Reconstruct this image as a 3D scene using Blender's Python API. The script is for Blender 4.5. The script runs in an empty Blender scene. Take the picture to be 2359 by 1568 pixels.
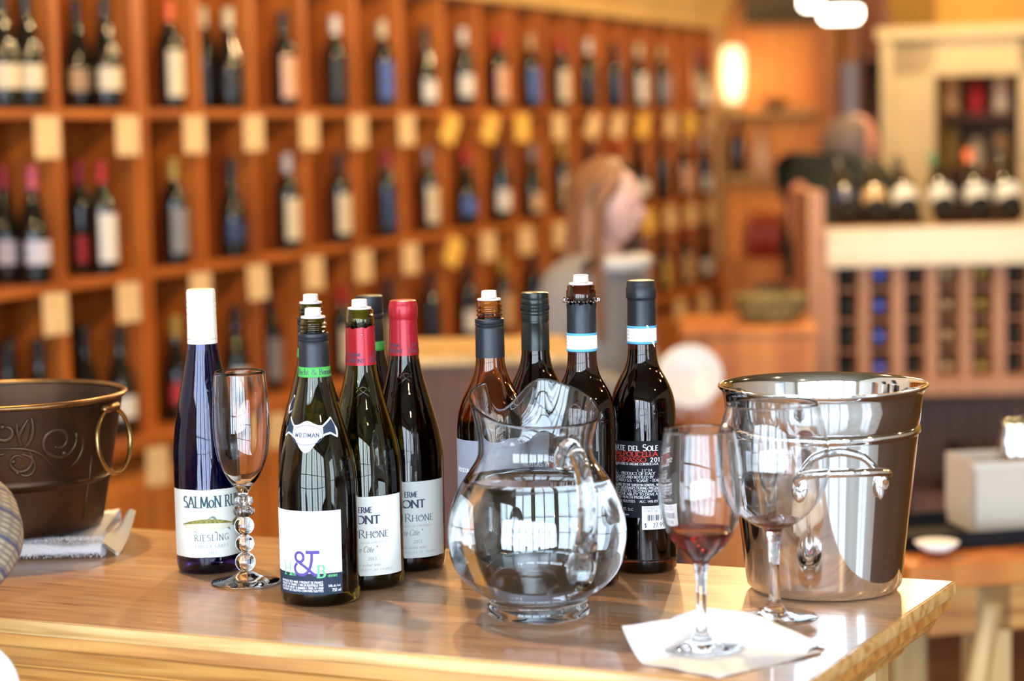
import bpy, bmesh, math, random
from math import sin, cos, pi, radians, atan2, sqrt, atan, hypot, exp
from mathutils import Vector, Matrix
random.seed(7)
sc = bpy.context.scene
COL = sc.collection

# ------------------------------------------------------------------ camera
FPX = 5019.0; PCX, PCY = 1179.5, 784.0          # 50 mm lens on a 23.5 mm wide sensor, 2359 px across
PITCH = atan(489 / FPX); ROLL = 0.02
CAMZ = 1.62; TOPZ = 1.15                          # eye height, counter top height
_r0 = Vector((1, 0, 0)); _u0 = Vector((0, sin(PITCH), cos(PITCH))); FWD = Vector((0, cos(PITCH), -sin(PITCH)))
RGT = _r0 * cos(ROLL) - _u0 * sin(ROLL); UPV = _u0 * cos(ROLL) + _r0 * sin(ROLL)
CAM = Vector((0, 0, CAMZ))
cd = bpy.data.cameras.new('camera'); cam = bpy.data.objects.new('camera', cd); COL.objects.link(cam)
cd.lens = 50; cd.sensor_width = 23.5; cd.sensor_fit = 'HORIZONTAL'; cd.clip_start = 0.05; cd.clip_end = 60
cam.matrix_world = Matrix(((RGT.x, UPV.x, -FWD.x, 0), (RGT.y, UPV.y, -FWD.y, 0), (RGT.z, UPV.z, -FWD.z, CAMZ), (0, 0, 0, 1)))
cd.dof.use_dof = True; cd.dof.focus_distance = 2.24; cd.dof.aperture_fstop = 2.2; cd.dof.aperture_blades = 0
sc.camera = cam

def ray(x, y): return FWD + RGT * ((x - PCX) / FPX) - UPV * ((y - PCY) / FPX)
def onz(x, y, z):
    d = ray(x, y); return CAM + d * ((z - CAMZ) / d.z)
def at(x, y, Y):
    d = ray(x, y); return CAM + d * (Y / d.y)

# room frame: the shelf wall runs along W, its normal N points into the room
AZ = radians(21.1)
WO = Vector((-1.246, 5.3, 0)); WD = Vector((sin(AZ), cos(AZ), 0)); WN = Vector((cos(AZ), -sin(AZ), 0))
def rm(t, s, z): return WO + WD * t + WN * s + Vector((0, 0, z))     # room coordinates
ROOMROT = atan2(WD.y, WD.x)

# ------------------------------------------------------------------ world, lights, exposure
w = bpy.data.worlds.new('world'); sc.world = w; w.use_nodes = True
w.node_tree.nodes['Background'].inputs[0].default_value = (0.55, 0.68, 0.9, 1)
w.node_tree.nodes['Background'].inputs[1].default_value = 1.0
sc.view_settings.view_transform = 'Standard'; sc.view_settings.look = 'None'
sc.view_settings.gamma = 1; sc.view_settings.exposure = 0.12; sc.view_settings.use_curve_mapping = False
sc.cycles.max_bounces = 14; sc.cycles.transmission_bounces = 12; sc.cycles.glossy_bounces = 5
sc.cycles.diffuse_bounces = 4; sc.cycles.transparent_max_bounces = 6
sc.cycles.sample_clamp_indirect = 25; sc.cycles.blur_glossy = 0.3

WIN_S = (0.7, 2.15, 3.6, 5.05, 6.5); WIN_T = -7.2
def area(name, loc, target, sx, sy, power, col):
    l = bpy.data.lights.new(name, 'AREA'); l.shape = 'RECTANGLE'; l.size = sx; l.size_y = sy; l.energy = power; l.color = col
    o = bpy.data.objects.new(name, l); COL.objects.link(o); o.location = loc
    o.rotation_euler = (Vector(target) - Vector(loc)).to_track_quat('-Z', 'Y').to_euler(); return o
for s in WIN_S:       # daylight through the shop-front windows behind the photographer
    area('window_daylight', rm(WIN_T - 0.12, s, 1.72), rm(0, s, 1.72), 1.28, 3.0, 158, (0.68, 0.84, 1.0))
area('window_daylight', rm(-4.6, 7.72, 1.4), rm(-4.6, 0, 1.4), 1.28, 2.4, 90, (0.72, 0.86, 1.0))
# warm track spots along the shelves and above the room
SPOTS = [(-2.2, 1.5), (-0.9, 1.5), (0.4, 1.5), (1.7, 1.5), (3.0, 1.5), (4.3, 1.5), (5.5, 1.5),
         (-4.5, 4.3), (-2.8, 4.3), (-1.0, 4.4), (1.0, 4.2), (3.2, 3.8), (-6.2, 2.2)]
SPOTZ = 2.62
for (t, s) in SPOTS:
    l = bpy.data.lights.new('track_lamp', 'POINT'); l.energy = 66 if s < 2 else (24 if t < -2 else 32); l.color = (1.0, 0.66, 0.32); l.shadow_soft_size = 0.028
    o = bpy.data.objects.new('track_lamp', l); COL.objects.link(o); o.location = rm(t, s, SPOTZ)

# ------------------------------------------------------------------ mesh helpers
class MB:
    def __init__(s): s.v = []; s.f = []; s.m = []
    def add(s, vs, fs, mi=0):
        b = len(s.v); s.v += [tuple(v) for v in vs]
        for f in fs: s.f.append(tuple(b + i for i in f)); s.m.append(mi)
        return s
    def box(s, x0, x1, y0, y1, z0, z1, mi=0, M=None, bev=0.0):
        if bev > 0:
            b = min(bev, (x1-x0)/3, (y1-y0)/3, (z1-z0)/3)
            vs = []; 
            for z, i in ((z0, b), (z0+b, 0), (z1-b, 0), (z1, b)):
                vs += [(x0+i, y0+i, z), (x1-i, y0+i, z), (x1-i, y1-i, z), (x0+i, y1-i, z)]
            fs = [(3, 2, 1, 0), (12, 13, 14, 15)]
            for k in range(3):
                for j in range(4): fs.append((4*k+j, 4*k+(j+1) % 4, 4*k+4+(j+1) % 4, 4*k+4+j))
        else:
            vs = [(x0, y0, z0), (x1, y0, z0), (x1, y1, z0), (x0, y1, z0), (x0, y0, z1), (x1, y0, z1), (x1, y1, z1), (x0, y1, z1)]
            fs = [(3, 2, 1, 0), (4, 5, 6, 7), (0, 1, 5, 4), (1, 2, 6, 5), (2, 3, 7, 6), (3, 0, 4, 7)]
        if M is not None: vs = [tuple(M @ Vector(v)) for v in vs]
        return s.add(vs, fs, mi)
    def lathe(s, prof, n=64, mi=0, M=None, closed=False, fr=None):
        """prof: (r,z) list; fr(angle, r, z) -> (x,y,z) may bend it"""
        vs = []; rings = []
        for (r, z) in prof:
            if r < 1e-6:
                rings.append([len(vs)] * n); vs.append((0, 0, z) if fr is None else fr(0, 0, z)); continue
            ring = []
            for k in range(n):
                a = 2*pi*k/n
                ring.append(len(vs)); vs.append((r*cos(a), r*sin(a), z) if fr is None else fr(a, r, z))
            rings.append(ring)
        fs = []; R = len(rings)
        for i in range(R if closed else R-1):
            A = rings[i]; B = rings[(i+1) % R]
            for k in range(n):
                q = [A[k], A[(k+1) % n], B[(k+1) % n], B[k]]
                q = list(dict.fromkeys(q))
                if len(q) > 2: fs.append(tuple(q))
        if M is not None: vs = [tuple(M @ Vector(v)) for v in vs]
        return s.add(vs, fs, mi)
    def tube(s, pts, rad, n=10, mi=0, closed=False, caps=True):
        pts = [Vector(p) for p in pts]; N = len(pts)
        if not hasattr(rad, '__len__'): rad = [rad] * N
        T = []
        for i in range(N):
            a = pts[(i-1) % N] if (closed or i > 0) else pts[i]
            b = pts[(i+1) % N] if (closed or i < N-1) else pts[i]
            T.append((b-a).normalized())
        up = Vector((0, 0, 1)) if abs(T[0].z) < 0.9 else Vector((1, 0, 0))
        nrm = (up - T[0]*up.dot(T[0])).normalized(); vs = []
        for i in range(N):
            nrm = (nrm - T[i]*nrm.dot(T[i])).normalized(); bi = T[i].cross(nrm)
            for k in range(n):
                a = 2*pi*k/n; vs.append(tuple(pts[i] + (nrm*cos(a) + bi*sin(a))*rad[i]))
        fs = []
        for i in range(N if closed else N-1):
            for k in range(n):
                j = (i+1) % N
                fs.append((i*n+k, i*n+(k+1) % n, j*n+(k+1) % n, j*n+k))
        if caps and not closed:
            fs.append(tuple(range(n))[::-1]); fs.append(tuple((N-1)*n+k for k in range(n)))
        return s.add(vs, fs, mi)
    def grid(s, nu, nv, fn, mi=0):
        vs = [fn(i/nu, j/nv) for j in range(nv+1) for i in range(nu+1)]
        fs = [(j*(nu+1)+i, j*(nu+1)+i+1, (j+1)*(nu+1)+i+1, (j+1)*(nu+1)+i) for j in range(nv) for i in range(nu)]
        return s.add(vs, fs, mi)
    def sphere(s, c, r, n=16, m=10, mi=0, M=None):
        if not hasattr(r, '__len__'): r = (r, r, r)
        vs = [(c[0], c[1], c[2]-r[2])]
        for j in range(1, m):
            ph = -pi/2 + pi*j/m
            for k in range(n):
                a = 2*pi*k/n; vs.append((c[0]+r[0]*cos(ph)*cos(a), c[1]+r[1]*cos(ph)*sin(a), c[2]+r[2]*sin(ph)))
        vs.append((c[0], c[1], c[2]+r[2])); L = len(vs)-1; fs = []
        for k in range(n):
            fs.append((0, 1+(k+1) % n, 1+k)); fs.append((L, L-n+k, L-n+(k+1) % n))
        for j in range(m-2):
            for k in range(n):
                a = 1+j*n+k; b = 1+j*n+(k+1) % n; fs.append((a, b, b+n, a+n))
        if M is not None: vs = [tuple(M @ Vector(v)) for v in vs]
        return s.add(vs, fs, mi)
    def mesh(s, name, smooth=True):
        me = bpy.data.meshes.new(name); me.from_pydata(s.v, [], s.f); me.update()
        if smooth: me.polygons.foreach_set('use_smooth', [True]*len(me.polygons))
        me.polygons.foreach_set('material_index', s.m)
        return me
    def build(s, name, mat, parent=None, smooth=True, sharp=None, fixn=True):
        me = s.mesh(name, smooth)
        for m in (mat if isinstance(mat, (list, tuple)) else [mat]): me.materials.append(m)
        if fixn:
            bm = bmesh.new(); bm.from_mesh(me); bmesh.ops.recalc_face_normals(bm, faces=bm.faces); bm.to_mesh(me); bm.free()
        if sharp: me.set_sharp_from_angle(angle=radians(sharp))
        o = bpy.data.objects.new(name, me); COL.objects.link(o)
        if parent is not None: o.parent = parent
        return o

def tag(o, label=None, cat=None, group=None, kind=None):
    if label: o['label'] = label
    if cat: o['category'] = cat
    if group: o['group'] = group
    if kind: o['kind'] = kind
    return o
def empty(name, loc=(0, 0, 0), rz=0.0):
    o = bpy.data.objects.new(name, None); o.empty_display_size = 0.05; COL.objects.link(o); o.location = loc; o.rotation_euler = (0, 0, rz); return o
def thing(name, label, cat, loc=(0, 0, 0), rz=0.0, group=None): return tag(empty(name, loc, rz), label, cat, group)
def crom(p, k=6, clamp=False):
    """smooth a polyline (any dimension)"""
    out = []; n = len(p)
    for i in range(n-1):
        a = p[max(i-1, 0)]; b = p[i]; c = p[i+1]; d = p[min(i+2, n-1)]
        for j in range(k):
            t = j/k
            v = tuple(0.5*((2*b[q]) + (-a[q]+c[q])*t + (2*a[q]-5*b[q]+4*c[q]-d[q])*t*t + (-a[q]+3*b[q]-3*c[q]+d[q])*t**3) for q in range(len(b)))
            if clamp: v = tuple(min(max(v[q], min(b[q], c[q])), max(b[q], c[q])) for q in range(len(b)))
            out.append(v)
    out.append(tuple(p[-1])); return out
def link_copy(o, parent=None):
    c = o.copy(); COL.objects.link(c)
    if parent is not None: c.parent = parent
    return c

# ------------------------------------------------------------------ materials
def principled(name, col, rough=0.5, metal=0.0, trans=0.0, ior=1.45, emit=None, es=0.0, coat=0.0, spec=None):
    m = bpy.data.materials.new(name); m.use_nodes = True; b = m.node_tree.nodes['Principled BSDF']
    b.inputs['Base Color'].default_value = (*col, 1); b.inputs['Roughness'].default_value = rough; b.inputs['Metallic'].default_value = metal
    b.inputs['Transmission Weight'].default_value = trans; b.inputs['IOR'].default_value = ior
    if emit: b.inputs['Emission Color'].default_value = (*emit, 1); b.inputs['Emission Strength'].default_value = es
    if spec is not None: b.inputs['Specular IOR Level'].default_value = spec
    if coat: b.inputs['Coat Weight'].default_value = coat; b.inputs['Coat Roughness'].default_value = 0.08
    return m
def nodes(m): return m.node_tree.nodes, m.node_tree.links, m.node_tree.nodes['Principled BSDF']
def mottled(name, c1, c2, scale=8, rough=0.5, metal=0.0, bump=0.0, stretch=(1, 1, 1), detail=4, coat=0.0, lo=0.35, hi=0.65):
    m = principled(name, c1, rough, metal, coat=coat); N, L, b = nodes(m)
    tc = N.new('ShaderNodeTexCoord'); mp = N.new('ShaderNodeMapping'); mp.inputs['Scale'].default_value = stretch
    L.new(tc.outputs['Object'], mp.inputs[0])
    nz = N.new('ShaderNodeTexNoise'); nz.inputs['Scale'].default_value = scale; nz.inputs['Detail'].default_value = detail
    L.new(mp.outputs[0], nz.inputs['Vector'])
    cr = N.new('ShaderNodeValToRGB'); cr.color_ramp.elements[0].position = lo; cr.color_ramp.elements[1].position = hi
    cr.color_ramp.elements[0].color = (*c1, 1); cr.color_ramp.elements[1].color = (*c2, 1)
    L.new(nz.outputs[0], cr.inputs[0]); L.new(cr.outputs[0], b.inputs['Base Color'])
    if bump:
        bp = N.new('ShaderNodeBump'); bp.inputs['Strength'].default_value = bump; bp.inputs['Distance'].default_value = 0.002
        L.new(nz.outputs[0], bp.inputs['Height']); L.new(bp.outputs[0], b.inputs['Normal'])
    return m
def wood(name, dark, mid, light, scale=1.0, rough=0.45, axis=0, coat=0.0, bump=0.15, patch=0.5):
    """grain runs along `axis` of the object"""
    m = principled(name, mid, rough, coat=coat); N, L, b = nodes(m)
    tc = N.new('ShaderNodeTexCoord'); mp = N.new('ShaderNodeMapping')
    st = [14.0, 14.0, 14.0]; st[axis] = 0.9; mp.inputs['Scale'].default_value = [v*scale for v in st]
    L.new(tc.outputs['Object'], mp.inputs[0])
    nz = N.new('ShaderNodeTexNoise'); nz.inputs['Scale'].default_value = 3.2; nz.inputs['Detail'].default_value = 6; nz.inputs['Distortion'].default_value = 0.6
    L.new(mp.outputs[0], nz.inputs['Vector'])
    n2 = N.new('ShaderNodeTexNoise'); n2.inputs['Scale'].default_value = 5.0*scale; n2.inputs['Detail'].default_value = 3
    L.new(tc.outputs['Object'], n2.inputs['Vector'])
    cr = N.new('ShaderNodeValToRGB'); e = cr.color_ramp.elements
    e[0].position = 0.30; e[0].color = (*dark, 1); e[1].position = 0.72; e[1].color = (*light, 1)
    k = e.new(0.5); k.color = (*mid, 1)
    L.new(nz.outputs[0], cr.inputs[0])
    mx = N.new('ShaderNodeMix'); mx.data_type = 'RGBA'; mx.blend_type = 'MULTIPLY'
    mr = N.new('ShaderNodeMapRange'); mr.inputs[1].default_value = 0.3; mr.inputs[2].default_value = 0.7; mr.inputs[3].default_value = 1-patch*0.5; mr.inputs[4].default_value = 1.0
    L.new(n2.outputs[0], mr.inputs[0]); mx.inputs[0].default_value = 1.0
    L.new(cr.outputs[0], mx.inputs[6]); L.new(mr.outputs[0], mx.inputs[7]); L.new(mx.outputs[2], b.inputs['Base Color'])
    if bump:
        bp = N.new('ShaderNodeBump'); bp.inputs['Strength'].default_value = bump; bp.inputs['Distance'].default_value = 0.001
        L.new(nz.outputs[0], bp.inputs['Height']); L.new(bp.outputs[0], b.inputs['Normal'])
    return m
def glass(name, col, ior=1.5, rough=0.0): return principled(name, col, rough, trans=1.0, ior=ior)

M = {}
M['shelf_wood'] = wood('shelf_wood', (0.24, 0.055, 0.008), (0.43, 0.115, 0.014), (0.56, 0.18, 0.025), 0.5, 0.45, 2)
M['shelf_board'] = wood('shelf_board', (0.28, 0.065, 0.01), (0.44, 0.125, 0.018), (0.56, 0.19, 0.03), 0.5, 0.45, 0)
M['cabinet_wood'] = wood('cabinet_wood', (0.42, 0.12, 0.02), (0.60, 0.20, 0.035), (0.70, 0.27, 0.06), 0.4, 0.5, 2)
M['niche_wood'] = wood('niche_wood', (0.60, 0.19, 0.03), (0.80, 0.28, 0.04), (0.88, 0.35, 0.06), 0.3, 0.5, 2)
M['brown_wood'] = wood('brown_wood', (0.075, 0.026, 0.012), (0.11, 0.04, 0.018), (0.15, 0.055, 0.024), 0.5, 0.5, 2)
M['pale_wood'] = wood('pale_wood', (0.42, 0.26, 0.09), (0.55, 0.36, 0.15), (0.66, 0.45, 0.2), 0.8, 0.45, 2)
M['rack_wood'] = wood('rack_wood', (0.38, 0.17, 0.08), (0.5, 0.24, 0.12), (0.6, 0.3, 0.16), 0.6, 0.5, 2)
M['rail_wood'] = wood('rail_wood', (0.80, 0.66, 0.42), (0.88, 0.76, 0.54), (0.92, 0.82, 0.62), 0.6, 0.5, 0)
M['cornice'] = mottled('cornice', (0.50, 0.32, 0.11), (0.56, 0.37, 0.14), 3, 0.6)
M['cream'] = mottled('cream', (0.44, 0.34, 0.18), (0.50, 0.39, 0.21), 3, 0.5)
M['ochre'] = mottled('ochre', (0.30, 0.155, 0.015), (0.34, 0.18, 0.02), 3, 0.7)
M['ceiling'] = mottled('ceiling', (0.07, 0.05, 0.022), (0.10, 0.07, 0.035), 2, 0.8)
M['floor'] = wood('floor', (0.05, 0.022, 0.012), (0.09, 0.04, 0.02), (0.12, 0.055, 0.03), 0.4, 0.4, 0)
M['stone_floor'] = mottled('stone_floor', (0.34, 0.34, 0.34), (0.42, 0.42, 0.41), 3, 0.12)
M['wall'] = mottled('wall', (0.50, 0.46, 0.40), (0.55, 0.51, 0.45), 2, 0.8)
M['steel'] = principled('steel', (0.78, 0.79, 0.80), 0.07, 1.0)
M['chrome'] = principled('chrome', (0.88, 0.88, 0.90), 0.05, 1.0)
M['tag_cream'] = mottled('tag_cream', (0.62, 0.42, 0.19), (0.68, 0.47, 0.23), 20, 0.6)
M['tag_yellow'] = mottled('tag_yellow', (0.72, 0.42, 0.07), (0.76, 0.46, 0.09), 20, 0.6)
M['paper'] = principled('paper', (0.74, 0.75, 0.70), 0.55)
M['white_paper'] = principled('white_paper', (0.92, 0.92, 0.94), 0.5)
M['napkin'] = mottled('napkin', (0.90, 0.91, 0.95), (0.95, 0.95, 0.97), 60, 0.8, bump=0.2)
M['ink_teal'] = principled('ink_teal', (0.035, 0.09, 0.12), 0.6)
M['ink_gray'] = principled('ink_gray', (0.07, 0.08, 0.13), 0.6)
M['ink_pale'] = principled('ink_pale', (0.25, 0.27, 0.29), 0.6)
M['ink_white'] = principled('ink_white', (0.88, 0.88, 0.9), 0.5)
M['ink_red'] = principled('ink_red', (0.75, 0.06, 0.03), 0.5)
M['ink_purple'] = principled('ink_purple', (0.10, 0.07, 0.28), 0.5)
M['ink_green'] = principled('ink_green', (0.16, 0.60, 0.24), 0.5)
M['ink_black'] = principled('ink_black', (0.012, 0.012, 0.015), 0.5)
M['slate'] = principled('slate', (0.035, 0.05, 0.075), 0.38)
M['slate_label'] = principled('slate_label', (0.030, 0.042, 0.07), 0.45)
M['dark_label'] = principled('dark_label', (0.018, 0.02, 0.026), 0.4)
M['capsule_dark'] = principled('capsule_dark', (0.012, 0.015, 0.021), 0.40, 0.15)
M['capsule_red'] = principled('capsule_red', (0.42, 0.012, 0.025), 0.3, 0.25)
M['capsule_white'] = principled('capsule_white', (0.82, 0.81, 0.72), 0.35)
M['band_green'] = principled('band_green', (0.09, 0.40, 0.09), 0.45)
M['band_blue'] = principled('band_blue', (0.10, 0.36, 0.60), 0.45)
M['gray_label'] = principled('gray_label', (0.26, 0.27, 0.32), 0.45)
M['stopper'] = principled('stopper', (0.86, 0.78, 0.82), 0.4, trans=0.25, ior=1.4)
M['olive_glass'] = glass('olive_glass', (0.19, 0.165, 0.012))
M['green_glass'] = glass('green_glass', (0.28, 0.27, 0.02))
M['amber_glass'] = glass('amber_glass', (0.55, 0.28, 0.03))
M['brown_glass'] = glass('brown_glass', (0.22, 0.07, 0.02))
M['black_glass'] = principled('black_glass', (0.006, 0.006, 0.005), 0.03, ior=1.5)
M['blue_glass'] = glass('blue_glass', (0.05, 0.04, 0.62))
M['clear_glass'] = glass('clear_glass', (0.985, 0.99, 0.99), 1.5)
M['thin_glass'] = glass('thin_glass', (0.99, 0.99, 0.99), 1.45)
M['water'] = glass('water', (0.97, 0.985, 1.0), 1.33)
M['red_wine'] = principled('red_wine', (0.010, 0.002, 0.003), 0.02, ior=1.34)
M['red_wine_glass'] = principled('red_wine_glass', (0.26, 0.012, 0.016), 0.0, trans=0.9, ior=1.34)
M['blue_wine'] = principled('blue_wine', (0.004, 0.004, 0.03), 0.05, ior=1.34)
M['amber_wine'] = principled('amber_wine', (0.30, 0.12, 0.01), 0.02, trans=0.8, ior=1.34)
M['brass'] = mottled('brass', (0.42, 0.30, 0.12), (0.52, 0.38, 0.18), 30, 0.28, 1.0)
M['bronze'] = mottled('bronze', (0.045, 0.027, 0.018), (0.085, 0.043, 0.023), 18, 0.38, 0.75, bump=0.3)
M['bronze_rim'] = mottled('bronze_rim', (0.22, 0.12, 0.05), (0.32, 0.18, 0.07), 30, 0.3, 0.9)
M['bronze_relief'] = mottled('bronze_relief', (0.075, 0.05, 0.036), (0.11, 0.07, 0.045), 30, 0.42, 0.75)
M['terry'] = principled('terry', (0.88, 0.88, 0.92), 0.9)
M['cloth_cream'] = principled('cloth_cream', (0.80, 0.74, 0.64), 0.9)

for k_, m_ in M.items():
    if k_.startswith('ink_') or k_ in ('paper', 'white_paper', 'slate_label', 'band_green', 'gray_label', 'dark_label', 'band_blue', 'napkin'):
        b_ = m_.node_tree.nodes['Principled BSDF']; b_.inputs['Specular IOR Level'].default_value = .12; b_.inputs['Roughness'].default_value = .75
# ------------------------------------------------------------------ stroke lettering
def _arc(cx, cy, rx, ry, a0, a1, n=9): return [(cx+rx*cos(radians(a0+(a1-a0)*i/n)), cy+ry*sin(radians(a0+(a1-a0)*i/n))) for i in range(n+1)]
G = {
 'A': (.74, [[(0, 0), (.37, 1), (.74, 0)], [(.14, .36), (.6, .36)]]), 'B': (.62, [[(.08, 0), (.08, 1)], [(.08, 1)]+_arc(.3, .76, .24, .24, 90, -90), [(.08, .52)]+_arc(.32, .26, .28, .26, 90, -90)+[(.08, 0)]]),
 'C': (.74, [_arc(.4, .5, .38, .5, 45, 315, 14)]), 'D': (.78, [[(.08, 0), (.08, 1)], [(.08, 1)]+_arc(.3, .5, .42, .5, 90, -90, 12)+[(.08, 0)]]),
 'E': (.56, [[(.08, 0), (.08, 1)], [(.08, 1), (.52, 1)], [(.08, .53), (.42, .53)], [(.08, 0), (.54, 0)]]), 'F': (.54, [[(.08, 0), (.08, 1)], [(.08, 1), (.52, 1)], [(.08, .53), (.4, .53)]]),
 'G': (.78, [_arc(.4, .5, .38, .5, 45, 330, 14), [(.72, .02), (.72, .42), (.5, .42)]]), 'H': (.76, [[(.08, 0), (.08, 1)], [(.68, 0), (.68, 1)], [(.08, .52), (.68, .52)]]),
 'I': (.22, [[(.11, 0), (.11, 1)]]), 'K': (.7, [[(.08, 0), (.08, 1)], [(.66, 1), (.1, .42)], [(.26, .56), (.7, 0)]]),
 'L': (.54, [[(.08, 0), (.08, 1)], [(.08, 0), (.54, 0)]]), 'M': (.9, [[(.08, 0), (.12, 1), (.45, .1), (.78, 1), (.84, 0)]]),
 'N': (.76, [[(.08, 0), (.08, 1)], [(.08, 1), (.68, 0)], [(.68, 0), (.68, 1)]]), 'O': (.82, [_arc(.41, .5, .39, .5, 0, 360, 20)]),
 'P': (.58, [[(.08, 0), (.08, 1)], [(.08, 1)]+_arc(.28, .74, .26, .26, 90, -90)+[(.08, .48)]]), 'R': (.68, [[(.08, 0), (.08, 1)], [(.08, 1)]+_arc(.28, .75, .25, .25, 90, -90)+[(.08, .5)], [(.3, .5), (.68, 0)]]),
 'S': (.54, [_arc(.27, .75, .22, .25, 40, 250, 9)[:-1]+_arc(.27, .26, .25, .26, 80, -140, 10)]), 'T': (.66, [[(.33, 0), (.33, 1)], [(0, 1), (.66, 1)]]),
 'U': (.74, [[(.08, 1), (.08, .34)]+_arc(.37, .3, .29, .3, 180, 360, 10)+[(.66, 1)]]), 'V': (.72, [[(0, 1), (.36, 0), (.72, 1)]]), 'W': (1.0, [[(0, 1), (.27, 0), (.5, .85), (.73, 0), (1, 1)]]),
 'X': (.7, [[(0, 0), (.7, 1)], [(0, 1), (.7, 0)]]), 'Y': (.7, [[(.35, 0), (.35, .45), (0, 1)], [(.35, .45), (.7, 1)]]),
 '0': (.6, [_arc(.3, .5, .26, .5, 0, 360, 16)]), '1': (.36, [[(.18, 0), (.18, 1), (.04, .84)]]), '2': (.58, [_arc(.28, .73, .23, .27, 160, -30, 9)+[(.04, 0), (.54, 0)]]),
 '3': (.56, [_arc(.26, .76, .21, .24, 140, -80, 8)+_arc(.26, .27, .25, .27, 80, -140, 9)]), '4': (.6, [[(.42, 0), (.42, 1), (.02, .3), (.58, .3)]]), '5': (.56, [[(.5, 1), (.12, 1), (.1, .58)]+_arc(.26, .31, .26, .31, 110, -140, 9)]),
 '6': (.58, [[(.46, 1), (.12, .5)]+_arc(.3, .29, .25, .29, 160, -190, 12)]), '7': (.54, [[(.04, 1), (.52, 1), (.2, 0)]]), '8': (.58, [_arc(.29, .76, .2, .24, 0, 360, 12), _arc(.29, .27, .25, .27, 0, 360, 12)]),
 '9': (.58, [_arc(.29, .7, .24, .3, 0, 360, 12), [(.53, .7), (.3, 0)]]),
 '.': (.24, [[(.1, .0), (.1, .1)]]), ',': (.22, [[(.12, .1), (.06, -.14)]]), '-': (.4, [[(.06, .42), (.36, .42)]]), '/': (.5, [[(.04, -.1), (.46, 1.05)]]), '(': (.3, [_arc(.34, .45, .26, .6, 130, 230, 6)]), ')': (.3, [_arc(-.04, .45, .26, .6, 50, -50, 6)]),
 '$': (.56, [_arc(.27, .72, .2, .2, 30, 260, 7)[:-1]+_arc(.27, .28, .22, .22, 80, -150, 7), [(.27, -.1), (.27, 1.08)]]), '*': (.3, [[(.06, .75), (.26, .95)], [(.06, .95), (.26, .75)]]), '"': (.34, [[(.1, .78), (.1, 1.02)], [(.24, .78), (.24, 1.02)]]),
 '%': (.9, [_arc(.2, .76, .15, .22, 0, 360, 8), _arc(.7, .22, .15, .22, 0, 360, 8), [(.2, 0), (.7, 1)]]), ' ': (.34, []),
 '&': (.9, [[(.86, .5), (.62, .16)]+_arc(.34, .24, .3, .25, -30, -250, 10)+_arc(.34, .78, .17, .2, -40, 220, 10)+[(.84, 0)]]),
 'a': (.5, [_arc(.22, .27, .2, .28, 30, 330, 9), [(.42, .56), (.42, 0)]]), 'b': (.52, [[(.08, 0), (.08, 1)], _arc(.28, .28, .2, .29, 150, -150, 9)]), 'c': (.46, [_arc(.25, .28, .22, .29, 50, 310, 9)]),
 'd': (.54, [[(.44, 0), (.44, 1)], _arc(.24, .28, .2, .29, 30, 330, 9)]), 'e': (.48, [[(.04, .3), (.44, .3)]+_arc(.24, .28, .21, .29, 5, 320, 10)]), 'h': (.54, [[(.08, 0), (.08, 1)], [(.08, .38)]+_arc(.26, .38, .18, .2, 160, 0, 6)+[(.44, 0)]]),
 'i': (.2, [[(.1, 0), (.1, .56)], [(.1, .76), (.1, .84)]]), 'l': (.2, [[(.1, 0), (.1, 1)]]), 'm': (.8, [[(.08, 0), (.08, .56)], [(.08, .38)]+_arc(.24, .38, .15, .18, 160, 0, 5)+[(.4, 0)], [(.4, .38)]+_arc(.56, .38, .15, .18, 160, 0, 5)+[(.72, 0)]]),
 'n': (.54, [[(.08, 0), (.08, .56)], [(.08, .38)]+_arc(.26, .38, .18, .18, 160, 0, 6)+[(.44, 0)]]), 'o': (.52, [_arc(.26, .28, .22, .29, 0, 360, 12)]), 'r': (.38, [[(.08, 0), (.08, .56)], [(.08, .36)]+_arc(.24, .38, .15, .18, 160, 50, 4)]),
 't': (.34, [[(.14, .85), (.14, .1), (.3, .02)], [(.02, .56), (.3, .56)]]), 'u': (.54, [[(.08, .56), (.08, .2)]+_arc(.25, .2, .17, .2, 180, 350, 5)+[(.44, .56), (.44, 0)]]), 'v': (.5, [[(.02, .56), (.25, 0), (.48, .56)]]),
 's': (.4, [_arc(.2, .42, .15, .14, 40, 250, 6)[:-1]+_arc(.2, .15, .17, .15, 80, -140, 6)]), 'p': (.52, [[(.08, -.3), (.08, .56)], _arc(.28, .28, .2, .29, 150, -150, 9)]), 'g': (.52, [_arc(.24, .28, .2, .28, 30, 330, 9), [(.43, .56), (.43, -.1)]+_arc(.24, -.1, .19, .18, 0, -130, 5)]),
 'w': (.74, [[(.02, .56), (.2, 0), (.37, .5), (.54, 0), (.72, .56)]]), 'y': (.5, [[(.02, .56), (.25, 0)], [(.48, .56), (.16, -.3)]]),
}
ACC = {'Ô': 'O', 'ô': 'o', 'À': 'A', 'Ò': 'O'}
def dens(P_, h=.0022):
    out = [P_[0]]
    for a, b in zip(P_, P_[1:]):
        n = max(1, int(math.ceil(abs(b[0]-a[0])/h)))
        out += [(a[0]+(b[0]-a[0])*i/n, a[1]+(b[1]-a[1])*i/n) for i in range(1, n+1)]
    return out
def text_w(s, size, track=0.12, cond=1.0, small=0.78):
    w_ = 0
    for ch in s:
        k = 1.0; c = ACC.get(ch, ch)
        if c not in G: c = c.upper(); k = small
        w_ += (G[c][0]*k*cond + track)*size
    return w_ - track*size
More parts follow.
